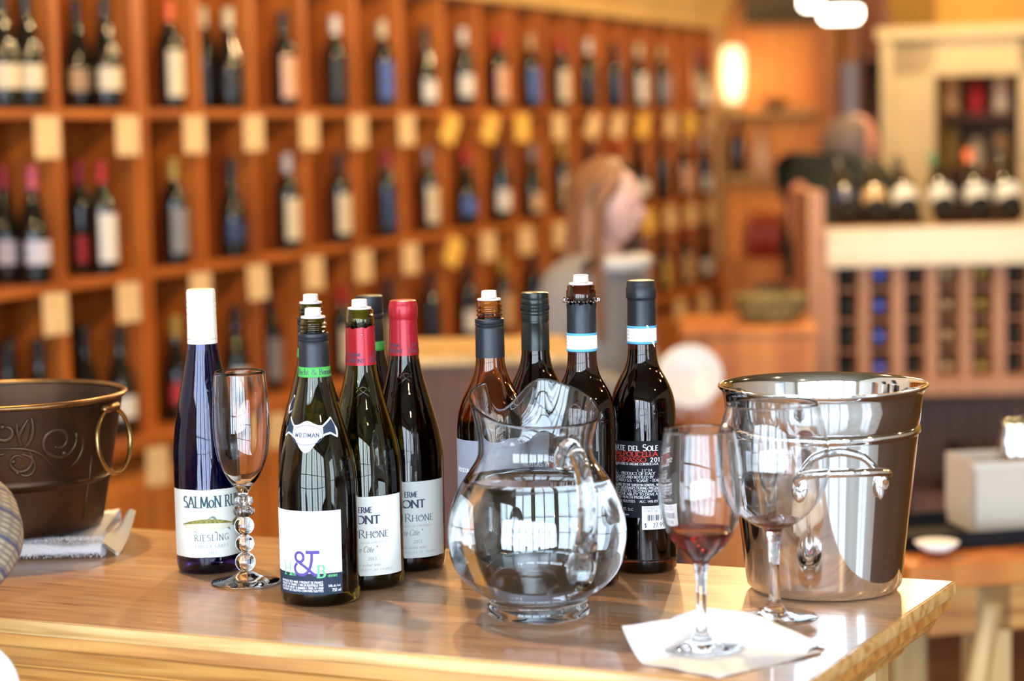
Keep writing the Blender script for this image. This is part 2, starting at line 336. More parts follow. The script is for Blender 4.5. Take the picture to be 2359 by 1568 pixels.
def text(mb, s, size, fn, u0=0.0, v0=0.0, align='c', track=0.12, thick=0.13, thin=0.05, serif=True, cond=1.0, mi=0, slant=0.0, smallcaps=False, small=0.78, fit=None):
    def key(ch):
        k = 1.0; c = ACC.get(ch, ch)
        if smallcaps and c.islower(): c = c.upper(); k = small
        if c not in G: c = c.upper()
        if c not in G: c = ' '
        return c, k
    if fit:
        ws = sum(G[key(c)[0]][0]*key(c)[1] for c in s)*size; tr_ = track*size*(len(s)-1)
        if tr_ > fit*.35: track *= fit*.35/tr_; tr_ = fit*.35
        cond = (fit-tr_)/ws
    tot = sum((G[key(c)[0]][0]*key(c)[1]*cond+track)*size for c in s) - track*size
    x = u0 - (tot/2 if align == 'c' else (tot if align == 'r' else 0)); nib = radians(12)
    for ch in s:
        c, k = key(ch); wd, strokes = G[c]; strokes = list(strokes)
        if ch in 'Ôô': 
            h = 1.08 if ch == 'Ô' else .66; strokes = strokes+[[(wd/2-.16, h), (wd/2, h+.16), (wd/2+.16, h)]]
        if ch == 'À': strokes = strokes+[[(.2, 1.25), (.4, 1.1)]]
        for st in strokes:
            P_ = dens([((p[0]*k*cond + slant*p[1]*k)*size + x, p[1]*k*size + v0) for p in st])
            for i in range(len(P_)-1):
                (x0, y0), (x1, y1) = P_[i], P_[i+1]; dx, dy = x1-x0, y1-y0; l = hypot(dx, dy)
                if l < 1e-9: continue
                wq = (thin + (thick-thin)*abs(sin(atan2(dy, dx)-nib)))*size/2
                ex = 0.25*wq; nx, ny = -dy/l*wq, dx/l*wq; ax, ay = dx/l*ex, dy/l*ex
                q = [(x0-ax+nx, y0-ay+ny), (x0-ax-nx, y0-ay-ny), (x1+ax-nx, y1+ay-ny), (x1+ax+nx, y1+ay+ny)]
                mb.add([fn(*p) for p in q], [(0, 1, 2, 3)], mi)
            if serif and len(st) >= 2:
                for (p, q) in ((st[0], st[1]), (st[-1], st[-2])):
                    if abs(p[1]-q[1]) > 0.25 and (abs(p[1]) < .02 or abs(p[1]-1) < .02 or (c.islower() and abs(p[1]-.56) < .02)):
                        px = (p[0]*k*cond + slant*p[1]*k)*size + x; py = p[1]*k*size + v0; sw = .15*size*k; sh = thin*size*.5
                        mb.add([fn(px-sw, py-sh), fn(px+sw, py-sh), fn(px+sw, py+sh), fn(px-sw, py+sh)], [(0, 1, 2, 3)], mi)
        x += (wd*k*cond + track)*size
def stroke(mb, pts, wd, fn, mi=0):
    """uniform ribbon following a 2D path"""
    L_ = []; pts = dens(pts)
    for i, p in enumerate(pts):
        a = pts[max(i-1, 0)]; b = pts[min(i+1, len(pts)-1)]; d = hypot(b[0]-a[0], b[1]-a[1]) or 1
        nx, ny = -(b[1]-a[1])/d*wd/2, (b[0]-a[0])/d*wd/2
        L_ += [fn(p[0]+nx, p[1]+ny), fn(p[0]-nx, p[1]-ny)]
    mb.add(L_, [(2*i, 2*i+1, 2*i+3, 2*i+2) for i in range(len(pts)-1)], mi)
def patch(mb, u0, u1, lo, hi, fn, nu=24, nv=6, mi=0):
    """fills lo(u)..hi(u)"""
    lo_ = lo if callable(lo) else (lambda u: lo); hi_ = hi if callable(hi) else (lambda u: hi)
    def g(a, b):
        u = u0+(u1-u0)*a; return fn(u, lo_(u)+(hi_(u)-lo_(u))*b)
    mb.grid(nu, nv, g, mi)

# ================================================================== ROOM
def rbox(mb, t0, t1, s0, s1, z0, z1, mi=0):
    mb.box(t0, t1, s0, s1, z0, z1, mi); return mb
def room_obj(name, mb, mat, kind='structure', parent=None, smooth=False):
    """mesh given in room coordinates (t, -s) turned to the room's heading"""
    o = mb.build(name, mat, parent, smooth)
    if parent is None:
        o.location = WO; o.rotation_euler = (0, 0, ROOMROT)
        if kind: o['kind'] = kind
    return o
# local room axes: x = t along the shelf wall, y = -s (so that x,y,z is right handed)
def RB(mb, t0, t1, s0, s1, z0, z1, mi=0): return mb.box(t0, t1, -s1, -s0, z0, z1, mi)
T0, T1, S0, S1, CH = -7.2, 11.5, -0.32, 7.6, 3.4
room_obj('floor', RB(MB(), -2.6, T1, S0, S1, -0.05, 0), M['floor'])
room_obj('floor_entrance', RB(MB(), T0, -2.6, S0, S1, -0.05, 0), M['stone_floor'])
room_obj('ceiling', RB(MB(), T0, T1, S0, S1, CH, CH+0.05), M['ceiling'])
room_obj('wall_left', RB(MB(), T0, T1, S0-0.1, S0, 0, CH), M['wall'])
mb = RB(RB(RB(RB(MB(), T0, -5.25, S1, S1+0.1, 0, CH), -3.95, T1, S1, S1+0.1, 0, CH), -5.25, -3.95, S1, S1+.1, 0, .18), -5.25, -3.95, S1, S1+.1, 3.22, CH)
room_obj('wall_right', mb, M['wall'])
mb = MB()
for a, b in ((-5.25, -5.19), (-4.01, -3.95), (-4.625, -4.575)): RB(mb, a, b, S1, S1+.05, .18, 3.22)
for a, b in ((.18, .26), (3.14, 3.22), (1.3, 1.34)): RB(mb, -5.25, -3.95, S1, S1+.05, a, b)
room_obj('window_6', mb, M['brown_wood'])
mb = MB()
edges = [S0] + sum([[s-0.66, s+0.66] for s in WIN_S], []) + [S1]
for i in range(0, len(edges), 2): RB(mb, T0-0.08, T0, edges[i], edges[i+1], 0, CH)
for s in WIN_S:
    RB(mb, T0-0.08, T0, s-0.66, s+0.66, 0, 0.18); RB(mb, T0-0.08, T0, s-0.66, s+0.66, 3.22, CH)
room_obj('wall_back', mb, M['wall'])
for i, s in enumerate(WIN_S):
    wf = MB()
    for a, b in ((s-0.66, s-0.60), (s+0.60, s+0.66), (s-0.025, s+0.025)): RB(wf, T0-0.05, T0+0.01, a, b, 0.18, 3.22)
    for a, b in ((0.18, 0.26), (3.14, 3.22), (1.72, 1.76), (0.98, 1.01)): RB(wf, T0-0.05, T0+0.01, s-0.66, s+0.66, a, b)
    room_obj('window_%d' % (i+1), wf, M['brown_wood'])
# far wall with the orange panelled recess, beam above it
room_obj('wall_far', RB(MB(), 6.62, 6.72, S0, 1.12, 0, CH), M['niche_wood'])
room_obj('wall_end', RB(MB(), 11.4, 11.5, 0.0, S1, 0, CH), M['wall'])
room_obj('trim_1', RB(MB(), 6.42, 6.62, 0.16, 1.12, 2.13, CH), M['ceiling'])
room_obj('trim_2', RB(MB(), 6.45, 6.62, 0.55, 0.64, 0, 2.1), M['cabinet_wood'])

# cream door casing wall on the right
DW = WO.copy(); dT = 5.05
def onT(px, py, t):      # ray hits the plane t = const of the room
    d = ray(px, py); k = ((WO + WD*t - CAM).dot(WD)) / d.dot(WD); q = CAM + d*k
    return (q-WO).dot(WN), q.z
sA, _ = onT(2036, 250, dT); sB, _ = onT(2158, 300, dT); sC, _ = onT(2350, 300, dT)
_, zT = onT(2120, 63, dT); _, zO = onT(2250, 172, dT)
room_obj('wall_cream', RB(RB(RB(MB(), dT, dT+0.12, sA+0.02, sB, 0, 2.2), dT, dT+0.12, sC+0.22, S1, 0, CH), dT, dT+0.12, sA+0.02, sC+0.3, zT, CH), M['ochre'])
mb = MB(); RB(mb, dT-0.03, dT, sA, sB, 0, zT); RB(mb, dT-0.03, dT, sC, sC+0.22, 0, zT); RB(mb, dT-0.03, dT+0.12, sA, sC+0.22, zO, zT)
wdt = sB-sA
RB(mb, dT-0.055, dT-0.03, sA, sA+0.05, 0, zT); RB(mb, dT-0.045, dT-0.03, sB-0.035, sB, 0, zO); RB(mb, dT-0.07, dT-0.03, sA-0.02, sC+0.24, zT-0.05, zT)
RB(mb, dT-0.045, dT-0.03, sB-0.035, sC+0.02, zO, zO+0.035)
room_obj('door_1', mb, M['cream'])
# back room cabinet seen through the opening
cab = thing('bookcase', 'dark brown shelves seen through the cream doorway at far right', 'shelves', WO, ROOMROT)
RB(MB(), dT+1.0, dT+1.05, sB-0.5, sC+1.2, 0, 2.4).build('back_panel', M['brown_wood'], cab, False)
for zz in (0.75, 1.1, 1.36, 1.62, 1.9): RB(MB(), dT+0.7, dT+1.0, sB-0.5, sC+1.2, zz, zz+0.025).build('shelf', M['brown_wood'], cab, False)
for ss in (sB-0.5, sC+1.2): RB(MB(), dT+0.7, dT+1.05, ss, ss+0.03, 0, 2.4).build('side_panel', M['brown_wood'], cab, False)

# ---------------------------------------------------------------- shelving wall
PANELS = [-1.2, -0.83, -0.46, -0.09, 0.287, 0.695, 1.02, 1.354, 1.706, 2.08, 2.453, 2.824, 3.186] + [3.186+0.36*k for k in range(1, 10)]
TE = PANELS[-1]
SD = 0.30; Z1, Z2, Z3, ZC = 1.665, 1.224, 0.782, 2.10; TH = 0.027
unit = thing('shelving_unit', 'long wall of orange pine wine shelves receding to the right', 'shelves', WO, ROOMROT)
for k, t in enumerate(PANELS):
    h = 0.032 if abs(t-0.695) < 0.01 else (0.016 if k % 3 else 0.018)
    MB().box(t-h, t+h, 0.0, SD, Z3-0.02, ZC, bev=0.003).build('divider', M['shelf_wood'], unit, False)
for i in range(len(PANELS)-1):
    a, b = PANELS[i]+0.016, PANELS[i+1]-0.016
    for z in (Z1, Z2):
        MB().box(a, b, 0.004, SD, z, z+TH, bev=0.003).build('shelf_board', M['shelf_board'], unit, False)
MB().box(PANELS[0], TE, -0.05, SD, Z3-0.01, Z3+TH, bev=0.004).build('lower_shelf', M['shelf_board'], unit, False)
MB().box(PANELS[0], TE, SD, SD+0.015, 0, ZC).build('back_panel', M['shelf_wood'], unit, False)
mb = MB()
prof = [(0, 0), (-0.03, 0), (-0.035, 0.05), (-0.06, 0.09), (-0.12, 0.2), (-0.13, 0.24), (-0.13, 0.30), (0.0, 0.30)]
n = len(prof); vs = [(t, y, ZC+z) for t in (PANELS[0], TE+0.12) for (y, z) in prof]
mb.add(vs, [(i, (i+1) % n, n+(i+1) % n, n+i) for i in range(n)] + [tuple(range(n)), tuple(range(n, 2*n))[::-1]])
mb.build('cornice', M['cornice'], unit, False)
# base cabinets: one carcass, a door to each pair of bays
MB().box(PANELS[0], TE, 0.03, SD, 0.08, Z3-0.01).build('base_carcass', M['cabinet_wood'], unit, False)
MB().box(PANELS[0], TE, 0.06, SD, 0.0, 0.08).build('plinth', M['brown_wood'], unit, False)
for i in range(0, len(PANELS)-1, 1):
    a, b = PANELS[i]+0.012, PANELS[i+1]-0.012
    dr = MB().box(a, b, 0.008, 0.03, 0.11, Z3-0.05, bev=0.004).build('cabinet_door', M['cabinet_wood'], unit, False)
    MB().box(a+0.05, b-0.05, 0.002, 0.008, 0.17, Z3-0.11, bev=0.003).build('raised_panel', M['cabinet_wood'], dr, False)

# ================================================================== SHELF BOTTLES
def bprof(kind):
    if kind == 'bord': return [(0, 0.004), (.030, 0.0), (.0365, .003), (.0378, .01), (.0378, .18), (.0355, .196), (.028, .21), (.019, .223), (.0152, .235), (.0145, .285), (.0150, .29), (.0150, .302), (0, .303)]
    return [(0, 0.004), (.032, 0.0), (.0395, .003), (.041, .01), (.041, .115), (.0385, .14), (.031, .17), (.0225, .20), (.0165, .228), (.0150, .245), (.0145, .285), (.0150, .288), (.0150, .297), (0, .298)]
SHM = {}
for kd in ('bord', 'burg'):
    pr = bprof(kd); SHM[kd] = MB().lathe(pr, 20).mesh('bottle_'+kd)
    top = pr[-1][1]; cl = 0.058
    def Rz(z, pr=pr):
        for i in range(1, len(pr)-1):
            if pr[i][1] <= z <= pr[i+1][1]: k = (z-pr[i][1])/max(1e-9, pr[i+1][1]-pr[i][1]); return pr[i][0]*(1-k)+pr[i+1][0]*k
        return pr[-2][0]
    cp = [(Rz(top-cl)+.0006, top-cl), (Rz(top-.02)+.0006, top-.02), (.0158, top-.012), (.0158, top-.001), (.013, top+.0008), (0, top+.0012)]
    SHM[kd+'cap'] = MB().lathe(cp, 16).mesh('capsule_'+kd)
    R0 = pr[3][0]+.0006
    for nm, z0, z1, hw in (('tall', .035, .165 if kd == 'bord' else .112, 1.25), ('low', .03, .105, 1.3), ('wide', .05, .13 if kd == 'bord' else .11, 1.5)):
        SHM[kd+nm] = MB().grid(14, 1, lambda a, b: (R0*sin((a*2-1)*hw), -R0*cos((a*2-1)*hw), z0+(z1-z0)*b)).mesh('label_'+nm)
    for me in [SHM[kd], SHM[kd+'cap'], SHM[kd+'tall'], SHM[kd+'low'], SHM[kd+'wide']]: me.materials.append(None)
CC = {'red': (.50, .02, .02), 'orange': (.75, .13, .03), 'crimson': (.28, .01, .03), 'pink': (.60, .10, .14), 'cream': (.72, .62, .42), 'white': (.80, .78, .72), 'gold': (.50, .34, .06), 'black': (.012, .014, .02),
      'gray': (.25, .25, .27), 'silver': (.62, .60, .62), 'tan': (.60, .40, .20), 'blue': (.06, .13, .42), 'lavender': (.62, .60, .70), 'dark blue': (.02, .04, .12), 'peach': (.75, .45, .28), 'green': (.05, .2, .1)}
CC = {k: tuple(q*.82 for q in v) for k, v in CC.items()}
CM = {k: principled('paint_'+k.replace(' ', '_'), v, 0.4) for k, v in CC.items()}
M['dark_bottle'] = principled('dark_bottle', (0.010, 0.011, 0.008), 0.03, ior=1.5)
M['dark_bottle_blue'] = principled('dark_bottle_blue', (0.012, 0.014, 0.022), 0.08, ior=1.5)
def slot(o, m): o.material_slots[0].link = 'OBJECT'; o.material_slots[0].material = m
def simple_bottle(loc, rz, kind, cap, lab, lshape, label, group, tilt=None):
    r = thing('wine_bottle', label, 'bottle', loc, rz, group)
    if tilt is not None: r.rotation_euler = tilt
    b = bpy.data.objects.new('glass_body', SHM[kind]); COL.objects.link(b); b.parent = r; slot(b, M['dark_bottle'])
    c = bpy.data.objects.new('capsule', SHM[kind+'cap']); COL.objects.link(c); c.parent = r; slot(c, CM[cap]); c['label'] = cap+' capsule'
    if lab:
        l = bpy.data.objects.new('paper_label', SHM[kind+lshape]); COL.objects.link(l); l.parent = r; slot(l, CM[lab])
    return r
def shelf_spot(px, py, inset):
    d = ray(px, py); k = ((WO - WN*inset - CAM).dot(WN)) / d.dot(WN); q = CAM + d*k
    return (q-WO).dot(WD)
ORD = ['first', 'second', 'third', 'fourth', 'fifth', 'sixth', 'seventh', 'eighth', 'ninth', 'tenth', 'eleventh', 'twelfth', 'thirteenth', 'fourteenth', 'fifteenth', 'sixteenth', 'seventeenth', 'eighteenth']
ROWN = ['upper', 'middle', 'lower']; ZR = [Z1+TH, Z2+TH, Z3+TH]
SB = [  # row, px, py(base), inset, kind, cap, label colour, label shape, word
 (0, 10, 246, .046, 'burg', 'black', 'cream', 'wide', 'left-hand'), (0, 82, 248, .044, 'burg', 'black', 'cream', 'wide', 'front right-hand'), (0, 55, 243, .132, 'burg', 'black', 'cream', 'low', 'rear'),
 (0, 182, 243, .132, 'burg', 'black', 'tan', 'wide', 'rear'), (0, 247, 246, .044, 'burg', 'black', 'cream', 'wide', 'front'),
 (0, 396, 243, .044, 'bord', 'orange', 'cream', 'tall', ''), (0, 488, 243, .132, 'bord', 'cream', 'black', 'wide', 'rear'), (0, 531, 244, .046, 'burg', 'cream', 'black', 'wide', 'front'),
 (0, 671, 243, .044, 'bord', 'black', 'peach', 'tall', ''), (0, 782, 242, .044, 'bord', 'white', 'black', 'tall', ''), (0, 891, 242, .044, 'bord', 'cream', 'blue', 'tall', ''),
 (0, 988, 243, .044, 'burg', 'black', 'white', 'low', ''), (0, 1081, 240, .044, 'bord', 'white', 'white', 'wide', ''), (0, 1163, 240, .044, 'bord', 'red', 'peach', 'tall', ''),
 (0, 1238, 239, .044, 'bord', 'tan', 'blue', 'tall', ''), (0, 1310, 238, .044, 'bord', 'red', 'cream', 'tall', ''), (0, 1364, 238, .044, 'bord', 'white', 'black', 'tall', ''),
 (0, 1434, 236, .044, 'bord', 'black', 'dark blue', 'tall', ''), (0, 1500, 236, .044, 'bord', 'cream', 'white', 'tall', ''), (0, 1552, 235, .044, 'bord', 'tan', 'gray', 'tall', ''), (0, 1602, 234, .044, 'bord', 'black', 'tan', 'tall', ''), (0, 1641, 233, .044, 'bord', 'crimson', 'white', 'low', ''),
 (1, 22, 655, .132, 'burg', 'crimson', 'lavender', 'wide', 'left-hand'), (1, 82, 655, .044, 'burg', 'pink', 'lavender', 'wide', 'front'), (1, 100, 648, .132, 'burg', 'crimson', 'lavender', 'wide', 'rear'),
 (1, 240, 628, .044, 'bord', 'red', 'white', 'tall', ''), (1, 190, 628, .132, 'bord', 'crimson', 'red', 'low', 'rear'), (1, 405, 605, .046, 'bord', 'gold', 'gray', 'tall', ''),
 (1, 538, 588, .046, 'burg', 'black', 'dark blue', 'wide', ''), (1, 678, 566, .044, 'bord', 'silver', 'cream', 'tall', ''), (1, 792, 550, .044, 'bord', 'black', 'cream', 'tall', ''),
 (1, 898, 538, .044, 'bord', 'crimson', 'dark blue', 'tall', ''), (1, 998, 528, .044, 'bord', 'gray', 'cream', 'tall', ''), (1, 1080, 518, .044, 'burg', 'red', 'blue', 'wide', ''),
 (1, 1172, 505, .044, 'bord', 'black', 'white', 'wide', ''), (1, 1250, 496, .044, 'burg', 'gray', 'tan', 'low', ''), (1, 1312, 485, .044, 'bord', 'gold', 'tan', 'tall', ''), (1, 1372, 478, .044, 'bord', 'black', 'cream', 'tall', ''),
 (1, 1436, 470, .044, 'bord', 'red', 'black', 'tall', ''), (1, 1497, 462, .044, 'burg', 'black', 'white', 'wide', ''), (1, 1552, 455, .044, 'bord', 'black', 'black', 'tall', ''), (1, 1601, 448, .044, 'bord', 'tan', 'peach', 'tall', ''), (1, 1640, 443, .044, 'bord', 'white', 'white', 'low', ''),
 (2, 25, 1065, .046, 'burg', 'black', 'tan', 'low', 'left-hand'), (2, 68, 1060, .132, 'burg', 'black', 'tan', 'low', 'rear'), (2, 102, 1060, .046, 'burg', 'black', 'gray', 'low', 'right-hand'),
 (2, 203, 1030, .12, 'burg', 'black', 'tan', 'low', 'left-hand'), (2, 246, 1025, .132, 'burg', 'black', 'tan', 'low', 'middle'), (2, 283, 1022, .044, 'burg', 'black', 'white', 'wide', 'right-hand'),
 (2, 412, 990, .046, 'burg', 'gold', 'red', 'wide', ''), (2, 549, 950, .044, 'burg', 'black', 'white', 'wide', ''), (2, 640, 940, .12, 'bord', 'black', 'gray', 'tall', 'rear'), (2, 678, 930, .044, 'bord', 'crimson', 'white', 'tall', 'front'),
 (2, 797, 900, .044, 'bord', 'red', 'cream', 'tall', ''), (2, 901, 870, .044, 'bord', 'black', 'tan', 'tall', ''), (2, 997, 842, .044, 'bord', 'black', 'black', 'tall', ''), (2, 1090, 815, .044, 'bord', 'black', 'white', 'wide', ''),
 (2, 1168, 790, .044, 'bord', 'gold', 'tan', 'tall', ''), (2, 1246, 770, .044, 'bord', 'black', 'black', 'tall', ''), (2, 1312, 750, .044, 'bord', 'red', 'cream', 'tall', ''), (2, 1372, 735, .044, 'bord', 'black', 'gray', 'tall', ''),
 (2, 1436, 715, .044, 'bord', 'tan', 'black', 'tall', ''), (2, 1497, 700, .044, 'bord', 'gray', 'peach', 'tall', ''), (2, 1552, 685, .044, 'bord', 'black', 'gold', 'tall', ''), (2, 1601, 672, .044, 'bord', 'crimson', 'tan', 'tall', ''), (2, 1650, 660, .044, 'burg', 'black', 'white', 'wide', ''),
]
SPOTS_USED = []
def in_bay(px, py, inset, rad):
    """the bay is where the sight line crosses the shelf front; keep the bottle clear of its dividers"""
    t0 = shelf_spot(px, py, 0.0); lo = max([p for p in PANELS if p < t0] or [PANELS[0]]); hi = min([p for p in PANELS if p > t0] or [PANELS[-1]])
    h = lambda p: 0.034 if abs(p-0.695) < 0.01 else 0.020
    return min(max(shelf_spot(px, py, inset), lo+h(lo)+rad), hi-h(hi)-rad)
for (row, px, py, ins, kd, cap, lab, ls, wd_) in SB:
    t = in_bay(px, py, ins, 0.0415)
    for (r2, t2, i2) in SPOTS_USED:
        if r2 == row and hypot(t2-t, i2-ins) < 0.083:
            ins2 = i2 + sqrt(max(0.0, 0.084**2-(t2-t)**2)); ins = ins2 if ins2 < 0.25 else ins
    SPOTS_USED.append((row, t, ins))
    bay = sum(1 for p in PANELS if p < t) - PANELS.index(0.287) + 1
    bay_n = ORD[max(0, min(17, bay-1))]
    pos = (wd_+' ' if wd_ else '')
    lb = '%s%s bottle, %s capsule, %s label, %s bay from left, %s shelf' % (pos, 'sloping-shouldered' if kd == 'burg' else 'straight', cap, lab, bay_n, ROWN[row])
    p = rm(t, -ins, ZR[row])
    simple_bottle(p, ROOMROT, kd, cap, lab, ls, lb, 'bottles on the %s shelf of the wine wall' % ROWN[row])

# ---- price cards hanging from the shelf edges
TG = [(0, 108, 292, 0, 'c'), (0, 293, 292, 0, 'c'), (0, 447, 292, 0, 'c'), (0, 584, 291, 0, 'c'), (0, 712, 290, 0, 'c'), (0, 826, 290, 0, 'c'), (0, 937, 290, 0, 'c'), (0, 1038, 262, -.45, 'y'), (0, 1130, 258, -.4, 'y'), (0, 1203, 283, 0, 'y'),
      (0, 1288, 280, .05, 'c'), (0, 1368, 272, -.5, 'c'), (0, 1424, 262, -.3, 'c'), (0, 1482, 262, -.2, 'y'), (0, 1545, 262, 0, 'c'), (0, 1590, 265, 0, 'y'), (0, 1632, 262, 0, 'c'),
      (1, 127, 703, .02, 'c'), (1, 296, 682, .02, 'c'), (1, 462, 652, 0, 'c'), (1, 593, 640, .05, 'c'), (1, 724, 617, 0, 'c'), (1, 838, 610, 0, 'c'), (1, 946, 597, 0, 'c'), (1, 1046, 550, -.4, 'y'), (1, 1125, 560, 0, 'c'), (1, 1212, 548, 0, 'c'), (1, 1290, 535, 0, 'c'),
      (1, 1495, 495, 0, 'y'), (1, 1545, 492, 0, 'c'), (1, 1592, 490, 0, 'c'), (1, 1634, 485, 0, 'c'),
      (2, 325, 1052, 0, 'c'), (2, 472, 1030, 0, 'c'), (2, 605, 985, 0, 'c'), (2, 1545, 735, 0, 'c'), (2, 1600, 725, 0, 'c')]
tagm = {}
for k in 'cy':
    mb = MB().box(-.036, .036, -.0012, .0012, -.062, .042, bev=.0008); mb.box(-.012, .012, .001, .010, .020, .0415, 0)
    tagm[k] = mb.mesh('price_card_'+k, False); tagm[k].materials.append(M['tag_cream' if k == 'c' else 'tag_yellow'])
cnt = [0, 0, 0]
for (row, px, py, rl, k) in TG:
    t = shelf_spot(px, py, -0.045); d = ray(px, py); kk = ((WO + WN*0.045 - CAM).dot(WN)) / d.dot(WN); z = CAMZ + d.z*kk
    o = bpy.data.objects.new('price_card', tagm[k]); COL.objects.link(o)
    z = (Z1, Z2, Z3)[row]-0.035
    o.location = rm(t, (0.045 if row < 2 else 0.095), z)
    o.matrix_world = Matrix.Translation(o.location) @ Matrix.Rotation(ROOMROT-radians(24), 4, 'Z') @ Matrix.Rotation(-rl, 4, 'Y')
    tag(o, '%s price card%s under the %s shelf edge, %s card from the left' % ('yellow' if k == 'y' else 'cream', ' hanging askew' if abs(rl) > .1 else '', ROWN[row], ORD[cnt[row]]), 'price card', 'price cards along the %s shelf' % ROWN[row]); cnt[row] += 1

# ================================================================== TASTING COUNTER
BR = onz(2205, 1337, TOPZ); CROT = radians(-23.6)
counter = thing('tasting_counter', 'worn varnished pine counter with moulded edge holding bottles and glasses', 'counter', (BR.x, BR.y, 0), CROT)
M['counter_top'] = mottled('counter_top', (0.40, 0.21, 0.10), (0.53, 0.34, 0.20), 5, 0.22, stretch=(0.6, 3.0, 1), detail=8, coat=0.3, lo=0.3, hi=0.62)
N_, L_, B_ = nodes(M['counter_top'])
nz2 = N_.new('ShaderNodeTexNoise'); nz2.inputs['Scale'].default_value = 9; nz2.inputs['Detail'].default_value = 6
tc2 = N_.new('ShaderNodeTexCoord'); mp2 = N_.new('ShaderNodeMapping'); mp2.inputs['Scale'].default_value = (1.2, 14, 1); mp2.inputs['Location'].default_value = (3, 1, 0)
L_.new(tc2.outputs['Object'], mp2.inputs[0]); L_.new(mp2.outputs[0], nz2.inputs['Vector'])
ov = N_.new('ShaderNodeMix'); ov.data_type = 'RGBA'; ov.blend_type = 'OVERLAY'; ov.inputs[0].default_value = 0.75
old = B_.inputs['Base Color'].links[0].from_socket
g2 = N_.new('ShaderNodeValToRGB'); g2.color_ramp.elements[0].position = .3; g2.color_ramp.elements[1].position = .7
g2.color_ramp.elements[0].color = (.36, .33, .31, 1); g2.color_ramp.elements[1].color = (.62, .61, .60, 1)
L_.new(nz2.outputs[0], g2.inputs[0]); L_.new(old, ov.inputs[6]); L_.new(g2.outputs[0], ov.inputs[7]); L_.new(ov.outputs[2], B_.inputs['Base Color'])
nz3 = N_.new('ShaderNodeTexNoise'); nz3.inputs['Scale'].default_value = 7; nz3.inputs['Detail'].default_value = 4
mp3 = N_.new('ShaderNodeMapping'); mp3.inputs['Scale'].default_value = (1.0, 3.2, 1); mp3.inputs['Location'].default_value = (1.3, .4, 0); L_.new(tc2.outputs['Object'], mp3.inputs[0]); L_.new(mp3.outputs[0], nz3.inputs['Vector'])
st3 = N_.new('ShaderNodeMapRange'); st3.inputs[1].default_value = .60; st3.inputs[2].default_value = .72; st3.inputs[4].default_value = .55; L_.new(nz3.outputs[0], st3.inputs[0])
mx3 = N_.new('ShaderNodeMix'); mx3.data_type = 'RGBA'; mx3.inputs[7].default_value = (.20, .07, .025, 1); L_.new(st3.outputs[0], mx3.inputs[0]); L_.new(ov.outputs[2], mx3.inputs[6])
pl3 = N_.new('ShaderNodeMapRange'); pl3.inputs[1].default_value = .28; pl3.inputs[2].default_value = .40; pl3.inputs[3].default_value = .5; pl3.inputs[4].default_value = 0; L_.new(nz3.outputs[0], pl3.inputs[0])
mx4 = N_.new('ShaderNodeMix'); mx4.data_type = 'RGBA'; mx4.inputs[7].default_value = (.50, .42, .36, 1); L_.new(pl3.outputs[0], mx4.inputs[0]); L_.new(mx3.outputs[2], mx4.inputs[6]); L_.new(mx4.outputs[2], B_.inputs['Base Color'])
rr = N_.new('ShaderNodeMapRange'); rr.inputs[3].default_value = 0.20; rr.inputs[4].default_value = 0.42
L_.new(nz2.outputs[0], rr.inputs[0]); L_.new(rr.outputs[0], B_.inputs['Roughness'])
M['counter_edge'] = wood('counter_edge', (0.42, 0.19, 0.05), (0.66, 0.38, 0.14), (0.78, 0.52, 0.24), 1.4, 0.3, 0, coat=0.2, bump=0.3)
M['counter_mould'] = wood('counter_mould', (0.34, 0.12, 0.025), (0.56, 0.25, 0.06), (0.66, 0.34, 0.10), 1.2, 0.32, 0, coat=0.2, bump=0.3)
CW = 0.4635; XL = -2.3
def ring(i, z): return [(-i, -i, z), (-.032-i, -CW+i, z), (XL, -CW+i, z), (XL, -i, z)]
def sweep(levels, caps=(True, True)):
    mb = MB(); vs = []; 
    for (i, z) in levels: vs += ring(i, z)
    fs = [(4*k+j, 4*k+(j+1) % 4, 4*k+4+(j+1) % 4, 4*k+4+j) for k in range(len(levels)-1) for j in range(4)]
    if caps[0]: fs.append((0, 1, 2, 3))
    if caps[1]: fs.append(tuple(4*(len(levels)-1)+j for j in (3, 2, 1, 0)))
    return mb.add(vs, fs)
sweep([(.0012, TOPZ+0.0001), (.0016, TOPZ)], (True, False)) 
sweep([(.0040, TOPZ), (.0042, TOPZ-.004)], (True, True)).build('top_board', M['counter_top'], counter, False)
sweep([(.0041, TOPZ-.0005), (.0015, TOPZ-.001), (0, TOPZ-.003), (-.0004, TOPZ-.008), (0, TOPZ-.0125), (.0015, TOPZ-.0145), (.006, TOPZ-.015)], (False, True)).build('top_edge', M['counter_edge'], counter, True, 40)
sweep([(.0045, TOPZ-.0155), (.0042, TOPZ-.027), (.005, TOPZ-.028), (.012, TOPZ-.0285)], (True, True)).build('upper_moulding', M['counter_mould'], counter, True, 40)
cove = [(.010, -.029), (.0145, -.031), (.0165, -.035), (.018, -.041), (.022, -.047), (.030, -.052), (.036, -.055), (.0365, -.057), (.041, -.059), (.044, -.063), (.0445, -.068), (.049, -.069)]
sweep([(i, TOPZ+z) for i, z in cove], (True, True)).build('cove_moulding', M['counter_mould'], counter, True, 40)
for (x0, x1) in ((XL, -.08),):
    MB().box(x0, -.095, -CW+.055, -CW+.075, TOPZ-.25, TOPZ-.069).build('front_apron', M['counter_mould'], counter, False)
    MB().box(x0, -.095, -.075, -.055, TOPZ-.17, TOPZ-.069).build('rear_apron', M['counter_mould'], counter, False)
for (lx, ly) in ((-.085, -.078), (-.115, -CW+.078), (-2.0, -.078), (-2.0, -CW+.078)):
    MB().box(lx-.026, lx+.026, ly-.026, ly+.026, 0, TOPZ-.069, bev=.004).build('leg', M['pale_wood'], counter, False)
MB().box(-2.0, -.1, -CW+.06, -.06, .30, .32).build('low_shelf', M['brown_wood'], counter, False)

